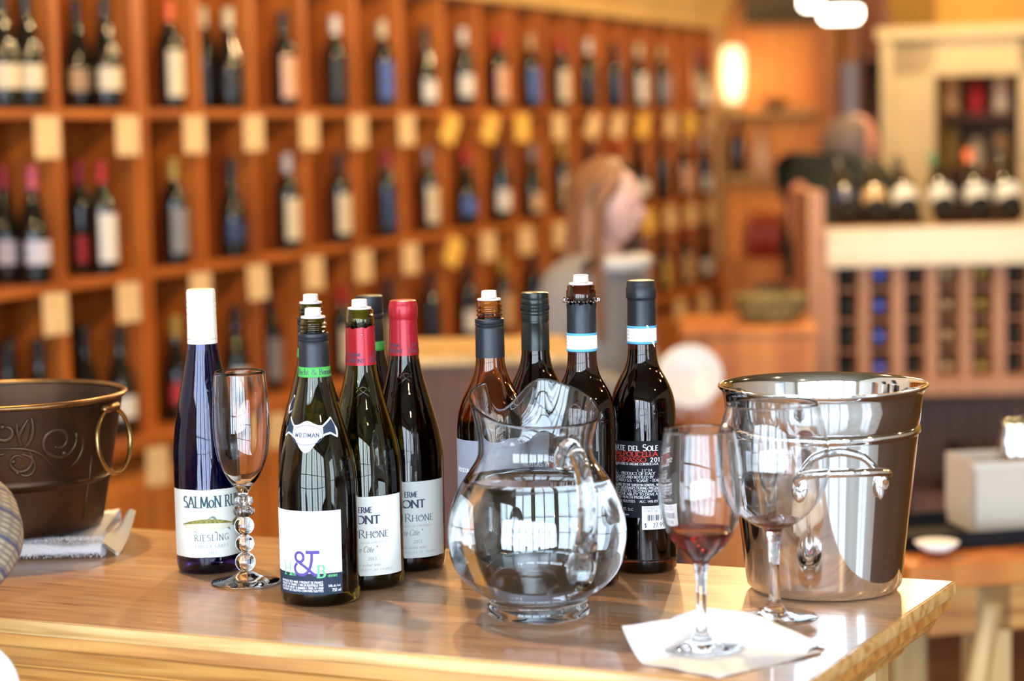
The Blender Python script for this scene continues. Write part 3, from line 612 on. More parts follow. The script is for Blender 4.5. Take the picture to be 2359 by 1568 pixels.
# ================================================================== FOREGROUND BOTTLES
def make_R(prof):
    def R(z):
        for i in range(len(prof)-1):
            z0, z1 = prof[i][1], prof[i+1][1]
            if min(z0, z1) <= z <= max(z0, z1) and prof[i][0] > .008 and z1 > z0:
                k = (z-z0)/(z1-z0); return prof[i][0]*(1-k)+prof[i+1][0]*k
        return prof[-1][0]
    return R
BURG = [(.0395, .009), (.040, .014), (.040, .030), (.040, 0.0850), (.040, .105), (.0397, .120), (.0383, .135), (.0352, .152), (.0305, .170), (.0247, .190), (.0197, .209), (.0163, .225), (.0150, .240), (.0145, .262)]
BORD = [(.0343, .009), (.0347, .014), (.0347, .030), (.0347, 0.1450), (.0347, .165), (.0338, .179), (.0305, .192), (.0250, .204), (.0192, .2145), (.0163, .224), (.0150, .236), (.0145, .262)]
BSCR = [(.0360, .009), (.0364, .014), (.0364, .030), (.0364, 0.1380), (.0364, .158), (.0350, .174), (.0310, .188), (.0250, .200), (.0195, .2115), (.0163, .222), (.0149, .235), (.0144, .262)]
FLUT = [(.0350, .009), (.0355, .014), (.0355, .030), (.0355, 0.0980), (.0355, .118), (.0350, .135), (.0332, .153), (.0300, .174), (.0258, .196), (.0215, .217), (.0178, .236), (.0152, .251)]
def outer(body):
    b = crom(body, 5, True); r = body[0][0]
    return [(0, .010), (r*.45, .009), (r*.72, .003), (r*.82, .0004), (r*.93, .001), (r*.985, .004)] + b
def screw_finish(z0, z1, r=.0124):
    h = z1-z0; out = [(r, z0)]
    for k in (0.12, 0.36, 0.60):
        out += [(r, z0+h*k), (r+.0011, z0+h*(k+.06)), (r+.0011, z0+h*(k+.10)), (r, z0+h*(k+.17))]
    return out + [(r, z1-.002), (r-.0008, z1), (.0096, z1)]
def cork_finish(z0, z1, r=.0140, lip=.0152): return [(r, z0), (r-.0002, z1-.018), (lip, z1-.0165), (lip, z1-.006), (lip-.001, z1-.005), (lip-.0008, z1-.001), (lip-.0025, z1), (.0098, z1)]
def facing(X, Y): return atan2(-X, Y)
def bottle(name, label, X, Y, body, finish, glassm, level, winem, solid=False, rz=0.0, wall=.0026):
    r = thing(name, label, 'bottle', (X, Y, TOPZ), facing(X, Y)+rz, 'wine bottles on the counter')
    out = outer(body) + finish
    if solid: prof = out + [(0, out[-1][1])]
    else:
        inn = [(max(.0085, a-wall), max(z, .014)) for (a, z) in out if z > .012]
        prof = out + inn[::-1] + [(0, .016)]
    MB().lathe(prof, 72).build('glass_body', glassm, r)
    if winem is not None:
        wi = [(0, .0145)] + [(a-wall+.0004, max(z, .0145)) for (a, z) in crom(body, 5, True) + [f for f in finish if f[0] > .011] if z < level] 
        R = make_R(out); wi += [(R(level)-wall+.0004, level), (0, level)]
        MB().lathe(wi, 56).build('wine', winem, r)
    r['_'] = 0; del r['_']
    return r, make_R(out)
def wrap(R, z0, th0, eps=.0005, rref=None):
    rr_ = rref
    def fn(u, v):
        z = z0+v; q = R(z)+eps; a = th0 + u/(rr_ or R(z0)); return (q*sin(a), -q*cos(a), z)
    return fn
def shell(R, z0, z1, eps, n=10, extra=None): return [(R(z0), z0)] + [(R(z0+(z1-z0)*k/n)+eps, z0+(z1-z0)*k/n) for k in range(n+1)] + (extra or [(R(z1), z1)])
def stopper(r, z, rad=.0083):
    MB().lathe([(0, z-.012), (.0088, z-.012), (.0092, z), (.0122, z+.0003), (.0125, z+.0010), (.0120, z+.0022), (rad+.0008, z+.0026), (rad, z+.0032), (rad-.0003, z+.0098), (rad-.0014, z+.0104), (rad-.0035, z+.0100), (rad-.0040, z+.0085), (0, z+.0085)], 40).build('stopper', M['stopper'], r, True, 35)
def labelmesh(r, fn, u0, u1, v0, v1, mat, name='front_label', wob=0.0, nu=40):
    mb = MB(); f1 = lambda u: v0 + wob*sin(u*900)*.6+wob*sin(u*2310+1); f2 = lambda u: v1 + wob*sin(u*1100+2)*.6+wob*sin(u*2700)
    patch(mb, u0, u1, f1, f2, fn, nu, 20); return mb.build(name, mat, r)

# -- blue Riesling bottle
x, y = -.3330, 2.3332
b, R = bottle('riesling_bottle', 'cobalt blue bottle with white screw cap and fish label beside the flute', x, y, FLUT, [(.0150, .255), (.0145, .29), (.0145, .300), (.0135, .3015), (.009, .3015)], M['blue_glass'], .240, M['blue_wine'])
cz = .2466; pr = [(.0150, cz), (.0162, cz), (.0162, cz+.009), (.0160, cz+.0095), (.0158, .277), (.0155, .278), (.0158, .279), (.0158, .284), (.0153, .2847), (.0158, .2855), (.0158, .290), (.0153, .2907), (.0158, .2915), (.0157, .301), (.0150, .3045), (.0135, .3052), (0, .3052)]
MB().lathe(pr, 56).build('screw_cap', M['capsule_white'], b, True, 40)
mb = MB(); fn = wrap(lambda z: .0163, cz+.005, 0, .0001, .016)
for k in range(-8, 9):
    u = k*.0028; stroke(mb, [(u-.0012, .0+.0006*sin(k*2)), (u-.0004, .0008), (u+.0006, -.0003), (u+.0012, .0007*cos(k))], .0004, fn)
mb.build('cap_lettering', principled('ink_olive', (.18, .17, .05), .5), b)
fn = wrap(R, 0, radians(2), .0005, .0355); lm = labelmesh(b, fn, -.050, .050, .0195, .0925, M['paper'], wob=.00022)
fn2 = wrap(R, 0, radians(5), .0008, .0355); t = MB()
text(t, 'SALMoN RUN', .0120, fn2, .0035, .0735, 'c', .08, .14, .06, smallcaps=True, small=.66, fit=.068)
text(t, 'RIESLING', .0066, fn2, 0, .0375, 'c', .25, .11, .05, fit=.037)
t.build('lettering', M['ink_teal'], lm)
t = MB(); text(t, 'FINGER LAKES', .0032, fn2, 0, .0300, 'c', .45, .12, .06, fit=.036); text(t, '2012', .0028, fn2, 0, .0232, 'c', .4, .12, .06); t.build('small_lettering', M['ink_pale'], lm)
t = MB(); fc = .0545   # fish: olive back, pale belly, fins and forked tail
top = lambda u: fc + .0065*cos((u+.004)/.030*pi/2)**.8 if abs(u+.004) < .0299 else fc
bot = lambda u: fc - .0078*cos((u+.004)/.030*pi/2)**.7 if abs(u+.004) < .0299 else fc
mid = lambda u: fc + .002*cos((u+.004)/.030*pi/2)
patch(t, -.0335, .0255, mid, top, fn2, 30, 2, 0); patch(t, -.0335, .0255, bot, mid, fn2, 30, 2, 1)
t.add([fn2(*q) for q in [(-.005, fc+.006), (.001, fc+.0098), (.004, fc+.0088), (.006, fc+.0055)]], [(0, 1, 2, 3)], 2)
t.add([fn2(*q) for q in [(.024, fc+.001), (.034, fc+.010), (.031, fc), (.035, fc-.007), (.024, fc-.002)]], [(0, 1, 2), (0, 2, 4), (2, 3, 4)], 0)
for q in (-.020, .002, .017): t.add([fn2(q, bot(q)), fn2(q+.003, bot(q+.003)), fn2(q+.005, bot(q)-.003)], [(0, 1, 2)], 2)
t.add([fn2(-.0335, fc), fn2(-.0290, top(-.029)), fn2(-.0285, bot(-.0285))], [(0, 1, 2)], 2)
t.build('printed_fish', [mottled('fish_olive', (.14, .14, .03), (.34, .30, .06), 400, .6), principled('fish_belly', (.66, .64, .50), .8, spec=.1), principled('fish_fin', (.17, .22, .18), .6)], lm)

# -- olive screw-thread bottles with green neck band
def neck_green(b, R, zb=.2277, tx='Hecht & Bannier', off=radians(6)):
    MB().lathe(shell(R, zb, zb+.010, .0006, 4), 48).build('green_neck_band', M['band_green'], b)
    t = MB(); fn = wrap(R, zb+.0026, off, .0008, .0155); text(t, tx, .0055, fn, 0, 0, 'c', .06, .14, .07); t.build('band_lettering', M['slate'], b)
def amp(mb, fn, u, v, h, wd):
    s = h
    stroke(mb, _arc(u-.286*s, v+.74*s, .175*s, .19*s, 0, 360, 24), wd, fn)
    stroke(mb, _arc(u-.22*s, v+.29*s, .28*s, .25*s, 125, 300, 16)+[(u+.0*s, v+.12*s), (u+.10*s, v+.24*s), (u+.17*s, v+.42*s), (u+.21*s, v+.62*s), (u+.22*s, v+.96*s)], wd, fn)
    stroke(mb, [(u-.38*s, v+.60*s), (u-.30*s, v+.53*s), (u-.1*s, v+.40*s), (u+.12*s, v+.22*s), (u+.30*s, v+.06*s), (u+.42*s, v+.0*s)], wd, fn)
    stroke(mb, [(u-.02*s, v+.94*s), (u+.52*s, v+.94*s)], wd*1.25, fn)
def hb_bottle(x, y, label, front=True, rz=0.0, closed=False, level=.126, gm='olive_glass'):
    fin = screw_finish(.2685, .2855)
    b, R = bottle('wine_bottle', label, x, y, BURG, [(.0140, .266), (.0126, .2675)] + fin, M[gm], level, M['red_wine'], rz=rz)
    neck_green(b, R)
    if closed:
        MB().lathe([(.0150, .2377), (.0155, .2377), (.0152, .262), (.0149, .2625), (.0153, .2635), (.0152, .268), (.0148, .2685), (.0152, .2695), (.0152, .2845), (.0146, .2875), (.0130, .2885), (0, .2885)], 56).build('screw_cap', M['capsule_dark'], b, True, 40)
    else:
        MB().lathe([(.0150, .2377), (.0155, .2377), (.0152, .256), (.0151, .2625), (.0147, .2630), (.0152, .2640), (.0154, .2655), (.0149, .2662), (.0154, .2675), (.0154, .2702), (.0149, .2710), (.0128, .2712), (.0128, .268)], 56).build('capsule_skirt', M['capsule_dark'], b, True, 40)
        stopper(b, .2855)
    if front:
        fn = wrap(R, 0, radians(-24.5), .0006, .040); L0, L1, zb, zm, zt = -.0395, .0395, .0138, .0352, .0975
        lm = labelmesh(b, fn, L0, L1, zm, zt, M['white_paper']); labelmesh(b, fn, L0, L1, zb, zm, M['slate_label'], 'label_footer').parent = lm
        fn2 = wrap(R, 0, radians(-24.5), .0009, .040)
        t = MB(); amp(t, fn2, .0035, .0325, .0255, .0029); t.build('purple_ampersand', M['ink_purple'], lm)
        t = MB(); text(t, 'H', .0125, fn2, -.0190, .0325, 'c', .1, .10, .05); text(t, 'B', .0120, fn2, .0180, .0312, 'c', .1, .2, .08)
        text(t, 'echt', .0034, fn2, -.0150, .0325, 'l', .05, .13, .08); text(t, 'annier', .0034, fn2, .0245, .0315, 'l', .05, .13, .08)
        t.build('green_lettering', M['ink_green'], lm)
        t = MB(); LN = ['VIN ROUGE-RED WINE / PRODUIT DE FRANCE', 'PRODUCT OF FRANCE / MIS EN BOUTEILLE PAR', 'BOTTLED BY HECHT & BANNIER F-13100, À F-11160', 'CONTIENT DES SULFITES-CONTAINS SULFITES']
        for i, s in enumerate(LN): 
            text(t, s, .0020, fn2, .0195, .0252-.00285*i, 'r', .1, .17, .13, False, fit=.049)
        text(t, '14% alc./vol.', .0022, fn2, .0375, .0212, 'r', .09, .16, .12, False, .85); text(t, '750 ml', .0029, fn2, .0375, .0165, 'r', .1, .16, .12, False, .9)
        t.build('white_lettering', M['ink_white'], lm)
    # neck label: white ribbon round an oval
    zc = .1755; fn = wrap(R, zc, radians(-19), .0006, .031); fn2 = wrap(R, zc, radians(-19), .0009, .031); fn3 = wrap(R, zc, radians(-19), .0011, .031)
    mb = MB()
    def tab(T):
        def f(u):
            u = abs(u)
            for (a, va), (c, vc) in zip(T, T[1:]):
                if u <= c: k = (u-a)/(c-a); k = k*k*(3-2*k) if c < .02 else k; return va+(vc-va)*k
            return T[-1][1]
        return f
    hi = tab([(0, .0100), (.0135, .0058), (.0170, .0056), (.0285, .0135), (.0345, .0012)])
    lo = tab([(0, -.0205), (.0160, -.0062), (.0190, -.0042), (.0250, -.0030), (.0330, -.0075), (.0345, -.0012)])
    patch(mb, -.0345, .0345, lo, hi, fn, 70, 6)
    nl = mb.build('neck_label', M['white_paper'], b)
    mb = MB()
    for sg in (1, -1):
        a_, b_ = (.0172, .0318) if sg > 0 else (-.0318, -.0172)
        mb = MB(); patch(mb, a_, b_, lambda u: lo(u)+.0018, lambda u: hi(u)-.0018, fn2, 14, 3); mb.build('gray_panel', M['slate_label'], nl)
    mb = MB(); stroke(mb, _arc(0, -.0035, .0165, .0095, 0, 360, 40), .0007, fn2); stroke(mb, _arc(0, -.0035, .0150, .0080, 0, 360, 40), .0003, fn2)
    text(mb, 'WILDMAN', .0042, fn2, 0, -.0056, 'c', .2, .24, .12); stroke(mb, [(-.004, .0015), (-.002, .0022), (.001, .0013), (.004, .002)], .0004, fn2); stroke(mb, [(-.004, -.0088), (0, -.0082), (.004, -.009)], .0004, fn2)
    mb.build('oval_lettering', M['ink_gray'], nl)
    return b
hb_bottle(-.1979, 2.1651, 'front olive bottle with white label, big purple ampersand and green neck band')
hb_bottle(-.217, 2.351, 'stoppered olive bottle hidden directly behind the front ampersand bottle', front=False, rz=.35, level=.16)
hb_bottle(-.1577, 2.415, 'closed dark screw-cap bottle with green band behind the two red-capsule bottles', front=False, rz=-2.2, closed=True, level=.235, gm='brown_glass')

# -- Rhone bottles with red capsules and glass relief
def rhone(x, y, label, opened, level, lab_th, gm):
    b, R = bottle('wine_bottle', label, x, y, BURG, cork_finish(.266, .2875, .0141, .0150), M[gm], level, M['red_wine'])
    z0 = .2305
    if opened:
        mb = MB(); n = 64; vs = []
        for k in range(n):
            a = 2*pi*k/n
            for j in range(9):
                zt = .2705 + .0006*sin(7*a)+.0005*sin(13*a+1)+.0016*sin(a+.6); z = z0+(zt-z0)*j/8; q = R(z)+.0006; vs.append((q*cos(a), q*sin(a), z))
        mb.add(vs, [(k*9+j, ((k+1) % n)*9+j, ((k+1) % n)*9+j+1, k*9+j+1) for k in range(n) for j in range(8)])
        cp = mb.build('red_capsule', M['capsule_red'], b); stopper(b, .2875, .0082)
        MB().sphere((0.0018, -R(.261)-.0006, .2625), .0012, 8, 6).build('foil_dent', M['chrome'], cp)
    else:
        cp = MB().lathe([(.0150, z0), (R(z0)+.0006, z0), (R(.245)+.0006, .245), (.0147, .268), (.0148, .2695), (.0157, .2715), (.0158, .2825), (.0152, .2845), (.0148, .286), (.0144, .2885), (.0125, .2893), (0, .2893)], 56).build('red_capsule', M['capsule_red'], b, True, 50)
    t = MB(); fn = wrap(R, z0, radians(-34 if opened else -52), .0009, .0152)
    for k in range(3):
        u = k*.0318
        text(t, 'La Ferme', .0042, fn, u, .0095, 'c', .08, .15, .07, smallcaps=True, fit=.019); text(t, 'Du Mont', .0052, fn, u, .0030, 'c', .08, .16, .08, smallcaps=True, fit=.026)
    t.build('capsule_lettering', M['ink_gray'], cp)
    # raised lettering in the glass
    zr = .178 if opened else .1815
    t = MB()
    def rel(eps): return wrap(R, zr, radians(4), eps, .0295)
    def relt(s, size, v):
        for e in (.0003, .0009): text(t, s, size, rel(e), 0, v, 'c', .16, .2, .14, False)
    relt('CÔTES DU', .0068, .0055); relt('RHÔNE', .0088, -.0060)
    e_ = t.build('raised_lettering', M[gm], b, fixn=False)
    t = MB(); fe = wrap(R, zr, radians(4), .0004, .026)
    for sg in (1, -1): t.tube([fe(sg*.010, .019), fe(sg*.004, .0235), fe(-sg*.004, .028), fe(-sg*.0085, .031)], [.0006, .0009, .0009, .0014], 6)
    t.tube([fe(u*.001, .031-.00012*u*u*.6) for u in range(-9, 10)], .0007, 6); t.build('raised_crossed_keys', M[gm], b)
    fn = wrap(R, 0, lab_th, .0006, .040); fn2 = wrap(R, 0, lab_th, .0009, .040)
    zb, zt = (.0165, .0985); lm = labelmesh(b, fn, -.0375, .0375, zb, zt, M['paper'])
    t = MB(); text(t, 'La Ferme', .0066, fn2, .0010, zt-.0165, 'r', .06, .15, .07, smallcaps=True, small=.86, fit=.027)
    text(t, 'CÔTES DU', .0078, fn2, -.0150, zt-.0425, 'r', .06, .08, .04, fit=.020); text(t, 'Rhône', .0082, fn2, .0185, zt-.0425, 'r', .12, .10, .04, smallcaps=True, small=.8, fit=.0315)
    t.build('lettering', M['ink_gray'], lm)
    t = MB(); text(t, 'Du', .0100, fn2, -.0265, zt-.0285, 'r', .02, .2, .08, smallcaps=True, fit=.010); text(t, 'ONT', .0080, fn2, .0090, zt-.0278, 'r', .06, .24, .1, fit=.0245)
    t.build('bold_lettering', M['ink_gray'], lm); t = MB(); text(t, 'M', .0105, fn2, -.0165, zt-.0285, 'r', .04, .28, .1, fit=.0095); t.build('red_initial', M['ink_red'], lm)
    t = MB(); text(t, 'APPELLATION CONTRÔLEE', .0018, fn2, -.003, zt-.0485, 'c', .4, .12, .07, False)
    text(t, '" Première Côte "', .0062, fn2, .0050, zt-.0575, 'r', .05, .11, .05, True, slant=.2, fit=.038)
    text(t, '2013', .0032, fn2, 0, zt-.0660, 'c', .2, .12, .06); text(t, 'RED RHÔNE WINE', .0020, fn2, -.004, zt-.0720, 'c', .3, .12, .07, False); text(t, 'PRODUCT OF FRANCE', .0021, fn2, .002, zt-.0770, 'c', .5, .12, .07, False)
    t.build('pale_lettering', M['ink_pale'], lm)
    return b
rhone(-.1566, 2.2391, 'opened green bottle with torn red capsule, stopper and white label', True, .137, radians(9), 'green_glass')
rhone(-.1162, 2.3280, 'unopened dark bottle with intact red capsule and white label', False, .225, radians(14), 'brown_glass')

# -- dark Italian bottles with white and blue neck bands
def italian(x, y, label, opened, lab_th, gm, level, sticker):
    body = BORD
    b, R = bottle('wine_bottle', label, x, y, body, cork_finish(.285, .3095 if opened else .3065, .0142, .0152), M[gm], level, M['red_wine'])
    zb = .2410
    if opened:
        mb = MB(); n = 64; vs = []
        for k in range(n):
            a = 2*pi*k/n
            for j in range(9):
                zt = .2905 + .0008*sin(9*a)+.0006*sin(17*a+1)+.0005*sin(31*a); z = zb+(zt-zb)*j/8; q = R(min(z, .2900))+.0006+(.0012*max(0, j-7)*abs(sin(6*a))); vs.append((q*cos(a), q*sin(a), z))
        mb.add(vs, [(k*9+j, ((k+1) % n)*9+j, ((k+1) % n)*9+j+1, k*9+j+1) for k in range(n) for j in range(8)])
        cp = mb.build('dark_capsule', M['capsule_dark'], b); stopper(b, .3095, .0080)
        mb = MB()
        for k in range(26):
            a = 2*pi*k/26; q = .0158+.0012*random.random(); z = .2920+.0015*random.random(); mb.sphere((q*cos(a), q*sin(a), z), .0009+.0005*random.random(), 6, 4)
        for a in (radians(-172), radians(-8)): mb.sphere((.0178*cos(a), .0178*sin(a), .2945), (.0022, .0022, .0030), 8, 6)
        mb.build('torn_foil', M['chrome'], cp, False)
    else:
        cp = MB().lathe([(.0150, zb), (R(zb)+.0006, zb), (R(.26)+.0006, .26), (.0147, .2865), (.0149, .2885), (.0158, .2895), (.0160, .2905), (.0160, .3000), (.0152, .3015), (.0150, .3055), (.0140, .3078), (.0120, .3083), (0, .3083)], 56).build('dark_capsule', M['capsule_dark'], b, True, 50)
    z0, z1 = .2425, .2600
    bd = MB().lathe(shell(R, z0, z1, .0010, 4), 56).build('paper_band', M['white_paper'], b)
    for (a, c) in ((z0-.0006, z0+.0018), (z1-.0018, z1+.0006)): MB().lathe(shell(R, a, c, .0012, 2), 56).build('blue_stripe', M['band_blue'], bd)
    t = MB(); fn = wrap(R, z0, radians(-58), .0013, .0156)
    for i, s in enumerate(['VALPOLICELLA', 'RIPASSO 0136', 'VINO A DOC']): text(t, s, .0024, fn, 0, .0118-.0038*i, 'c', .1, .12, .06, False)
    t.build('band_lettering', M['ink_pale'], bd)
    if not opened:
        fn = wrap(R, z0, radians(28), .0019, .0156); t = MB(); t.add([fn(-.0030, .0195), fn(-.0012, .0190), fn(.0072, -.0035), (fn(.0062, -.0045))], [(0, 1, 2, 3)]); t.add([fn(-.0050, .0145), fn(-.0030, .0150), fn(.0070, .0002), fn(.0058, -.0030)], [(0, 1, 2, 3)]); t.build('torn_strip', M['white_paper'], bd)
    fn = wrap(R, 0, lab_th, .0006, .0347); fn2 = wrap(R, 0, lab_th, .0009, .0347); zb, zt = .0610, .1420
    lm = labelmesh(b, fn, -.0370, .0370, zb, zt, M['dark_label'])
    t = MB(); text(t, 'Corte del Sole', .0066, fn2, .0260, zt-.0100, 'r', .08, .16, .07, smallcaps=True, small=.76, fit=.058)
    text(t, '2012', .0044, fn2, .0318, zt-.0219, 'r', .3, .2, .1, fit=.0145); text(t, 'DENOMINAZIONE DI ORIGINE CONTROLLATA', .0023, fn2, .0257, zt-.0252, 'r', .06, .16, .09, True, fit=.056)
    text(t, 'L 23*24', .0023, fn2, .0190, zt-.0317, 'r', .4, .15, .1, False, fit=.0150)
    for i, (s, u_, w_) in enumerate([('WINE - PRODUCT OF ITALY', .0220, .050), ('PRODUCED AND BOTTLED BY', .0205, .048), ('CETONDO S.S. - SOAVE - ITALY', .0300, .058)]): text(t, s, .0027, fn2, u_, zt-.0355-.0037*i, 'r', .08, .16, .09, True, fit=w_)
    for i, s in enumerate(['(1) ACCORDING TO THE SURGEON GENERAL, WOMEN', 'ALCOHOLIC BEVERAGES DURING PREGNANCY', 'OF BIRTH DEFECTS. (2) CONSUMPTION OF', 'IMPAIRS YOUR ABILITY TO DRIVE A CAR', 'MAY CAUSE HEALTH PROBLEMS.']):
        text(t, s, .0025, fn2, -.0330, zt-.0475-.00325*i, 'l', .08, .16, .1, False, fit=.066 if i < 4 else .050)
    text(t, 'CONTAINS SULFITES    ALC. 14% BY VOL.', .0024, fn2, .0335, zt-.0648, 'r', .07, .15, .08, True, fit=.064)
    t.build('lettering', M['ink_white'], lm)
    t = MB(); text(t, 'Valpolicella', .0054, fn2, .0250, zt-.0159, 'r', .08, .16, .08, smallcaps=True, small=.88, fit=.051); text(t, 'Ripasso', .0054, fn2, .0130, zt-.0219, 'r', .06, .16, .08, smallcaps=True, small=.88, fit=.031); t.build('red_lettering', M['ink_red'], lm)
    if sticker:
        t = MB(); text(t, 'SPIRIT, LLC', .0025, fn2, -.0010, zt-.0733, 'r', .1, .15, .08, True, fit=.018); text(t, 'wine.com', .0022, fn2, -.0060, zt-.0787, 'r', .1, .15, .08, False, fit=.013); t.build('importer_lettering', M['ink_white'], lm)
        fs = wrap(R, 0, radians(25), .0011, .0347); ft = wrap(R, 0, radians(25), .0014, .0347)
        st = MB(); patch(st, -.0175, .0175, .0485, .0735, fs, 16, 3); so = st.build('price_sticker', M['white_paper'], b)
        t = MB(); text(t, '$   27.99', .0046, ft, -.0150, .0508, 'l', .14, .13, .1, False, .85)
        x_ = -.0120
        for k in range(15):
            w_ = (.0004, .0009, .0006, .0013, .0005)[(k*3) % 5]; patch(t, x_, x_+w_, .0580, .0640, ft, 1, 1); x_ += w_+(.0006, .0011, .0008)[k % 3]
        text(t, 'RIPASSO CORTE', .0022, ft, -.0150, .0702, 'l', .16, .12, .08, False); text(t, 'CORTE DEL SOLE', .0022, ft, -.0150, .0670, 'l', .16, .12, .08, False)
        t.build('sticker_lettering', M['ink_gray'], so)
    return b
italian(.0716, 2.2215, 'opened dark bottle with white stopper and torn foil behind the pitcher handle', True, radians(-36), 'brown_glass', .222, False)
italian(.1370, 2.2888, 'unopened dark red-wine bottle with price sticker, right of the pitcher', False, radians(-17), 'brown_glass', .235, True)

# -- gray-label bottles behind the pitcher
def gray_bottle(x, y, label, closed, gm, level):
    b, R = bottle('wine_bottle', label, x, y, BSCR, [(.0140, .2705), (.0126, .272)] + screw_finish(.2735, .2925), M[gm], level, M['red_wine'])
    if closed:
        prof_ = [(.0148, .2335), (.0152, .2335), (.0150, .262), (.0146, .2625), (.0146, .2645), (.0151, .265), (.0152, .270)]
        for k in range(4): prof_ += [(.0152, .2712+.0035*k), (.0149, .2718+.0035*k), (.0152, .2726+.0035*k)]
        prof_ += [(.0152, .2885), (.0148, .2890), (.0150, .2900), (.0147, .2945), (.0132, .2955), (0, .2956)]
        cp = MB().lathe(prof_, 64).build('screw_cap', principled('capsule_green_black', (.018, .024, .022), .28, .4), b, True, 40)
        mb = MB()
        for k in range(60):
            a = 2*pi*k/60; mb.tube([(.01535*cos(a), .01535*sin(a), .2765), (.01535*cos(a), .01535*sin(a), .2815)], .0003, 4)
        mb.build('knurled_band', M['capsule_dark'], cp)
    else:
        MB().lathe([(.0148, .2335), (.0152, .2335), (.0149, .262), (.0148, .2650), (.0144, .2655), (.0149, .2665), (.0152, .268), (.0147, .2688), (.0152, .2700), (.0152, .2730), (.0146, .2736), (.0128, .2738), (.0128, .270)], 56).build('capsule_skirt', M['capsule_dark'], b, True, 40)
        stopper(b, .2925, .0081)
    fn = wrap(R, 0, radians(-6), .0006, .0364); fn2 = wrap(R, 0, radians(-6), .0009, .0364)
    lm = labelmesh(b, fn, -.050, .050, .088, .150, M['gray_label'])
    t = MB(); text(t, 'Museum', .0050, fn2, -.0310, .1165, 'c', .12, .14, .07, smallcaps=True); text(t, 'Veritas Well', .0056, fn2, .0065, .1165, 'c', .1, .14, .07, smallcaps=True)
    t.build('lettering', M['ink_white'], lm)
    return b
gray_bottle(-.0230, 2.2570, 'opened amber-necked bottle with dark capsule skirt left behind the pitcher', False, 'amber_glass', .168)
gray_bottle(.0250, 2.3209, 'closed dark bottle with ribbed black screw cap directly behind the pitcher', True, 'brown_glass', .235)

# ================================================================== WATER PITCHER
px_, py_ = .0206, 2.0802
pit = thing('glass_pitcher', 'round clear glass pitcher of water with pinched lip and loop handle', 'pitcher', (px_, py_, TOPZ), facing(px_, py_))
PB = [(.0475, .016), (.0520, .0205), (.0600, .0255), (.0700, .0335), (.0790, .045), (.0846, .060), (.0864, .078), (.0852, .096), (.0810, .112), (.0735, .128), (.0645, .142), (.0575, .153), (.0552, .163), (.0565, .172), (.0600, .182), (.0625, .190)]
PBs = crom(PB, 5); HA = radians(-90+27)           # handle azimuth (local, -90 deg faces the camera)
def rim(a, r, z):
    k = max(0.0, min(1.0, (z-.155)/.035)); k = k*k*(3-2*k)
    b_ = (a-HA+pi) % (2*pi) - pi                  # 0 at the handle, +-pi at the spout
    bk = (1-cos(b_))/2; bk = bk*bk*(3-2*bk); sp = exp(-((abs(b_)-pi)/.30)**2); sh = exp(-((abs(b_)-pi+.62)/.30)**2)
    zz = z + k*(.0300*bk - .0290*sp*1.0 + .004*sh)*(1 if z > .16 else 0); rr_ = r + k*(-.010*sp*0 + .012*sp - .007*sh + .002*bk)
    return (rr_*cos(a), rr_*sin(a), zz)
WALL = .0026
op = [(0, .0035), (.036, .0032), (.043, .0005), (.0485, .0006), (.0502, .003), (.0503, .009), (.0492, .012), (.0478, .0135)] + PBs
ip = [(r-WALL, z) for (r, z) in PBs if z > .0225]
prof = op + [(op[-1][0]-.0008, op[-1][1]+.0014), (op[-1][0]-.0020, op[-1][1]+.0014)] + ip[::-1] + [(.040, .0195), (.02, .0165), (0, .016)]
MB().lathe(prof, 120, fr=rim).build('glass_body', M['clear_glass'], pit)
WL = .1345
Rp = make_R(PBs)
wp = [(0, .0157), (.02, .0162), (.0405, .0192)] + [(r-WALL+.0003, z) for (r, z) in PBs if .0225 < z < WL-.001] + [(Rp(WL)-WALL+.0003, WL+.0006), (Rp(WL)-WALL-.002, WL), (0, WL)]
MB().lathe(wp, 96).build('water', M['water'], pit)
hp = crom([(.0545, .1500), (.0590, .1625), (.0680, .1715), (.0790, .1700), (.0900, .1600), (.0980, .1440), (.1020, .1240), (.1025, .1040), (.0995, .0860), (.0945, .0720), (.0890, .0600), (.0850, .0480), (.0815, .0430)], 5)
hr = crom([(.0085,), (.0095,), (.0085,), (.0078,), (.0078,), (.0080,), (.0084,), (.0092,), (.0108,), (.0130,), (.0142,), (.0110,), (.0040,)], 5)
MB().tube([(r*cos(HA), r*sin(HA), z) for r, z in hp], [q[0] for q in hr], 20).build('handle', M['clear_glass'], pit)

# ================================================================== GLASSES
def stemware(name, label, X, Y, Z, foot, bowl, stemr, zb, wl, winem, rz=0.0, tilt=0.0, group='stemmed glasses on the counter', thk=.0010):
    g = thing(name, label, 'glass', (X, Y, Z), facing(X, Y), group)
    ob = crom(bowl, 6); fr_, fz = foot
    ft = [(0, .0006), (fr_*.9, .0002), (fr_-.001, .0006), (fr_, .0014), (fr_-.0006, .0022), (fr_*.6, .0038), (fr_*.3, .0062), (stemr*2.0, .0095), (stemr*1.25, .0145), (stemr, .022), (stemr*.92, (zb+.02)*.5), (stemr, zb-.014), (stemr*1.3, zb-.006)]
    ii = [(max(r-thk, 0), z+ (0.0)) for r, z in ob]
    i0 = next(i for i, q in enumerate(ii) if q[0] > .006)
    prof = ft + ob + [(ob[-1][0]-thk*.5, ob[-1][1]+.0003)] + ii[i0:][::-1] + [(0, ii[i0][1]-.0006)]
    MB().lathe(prof, 80).build('glass_bowl', M['thin_glass'], g)
    if wl:
        Rb = make_R(ob); w_ = [(0, ii[i0][1]-.0007)] + [(r-thk+.0002, z) for r, z in ob[i0:] if z < wl-.0005] + [(Rb(wl)-thk+.0002, wl+.0003), (Rb(wl)-thk-.001, wl), (0, wl)]
        MB().lathe(w_, 64).build('wine', winem, g)
    return g
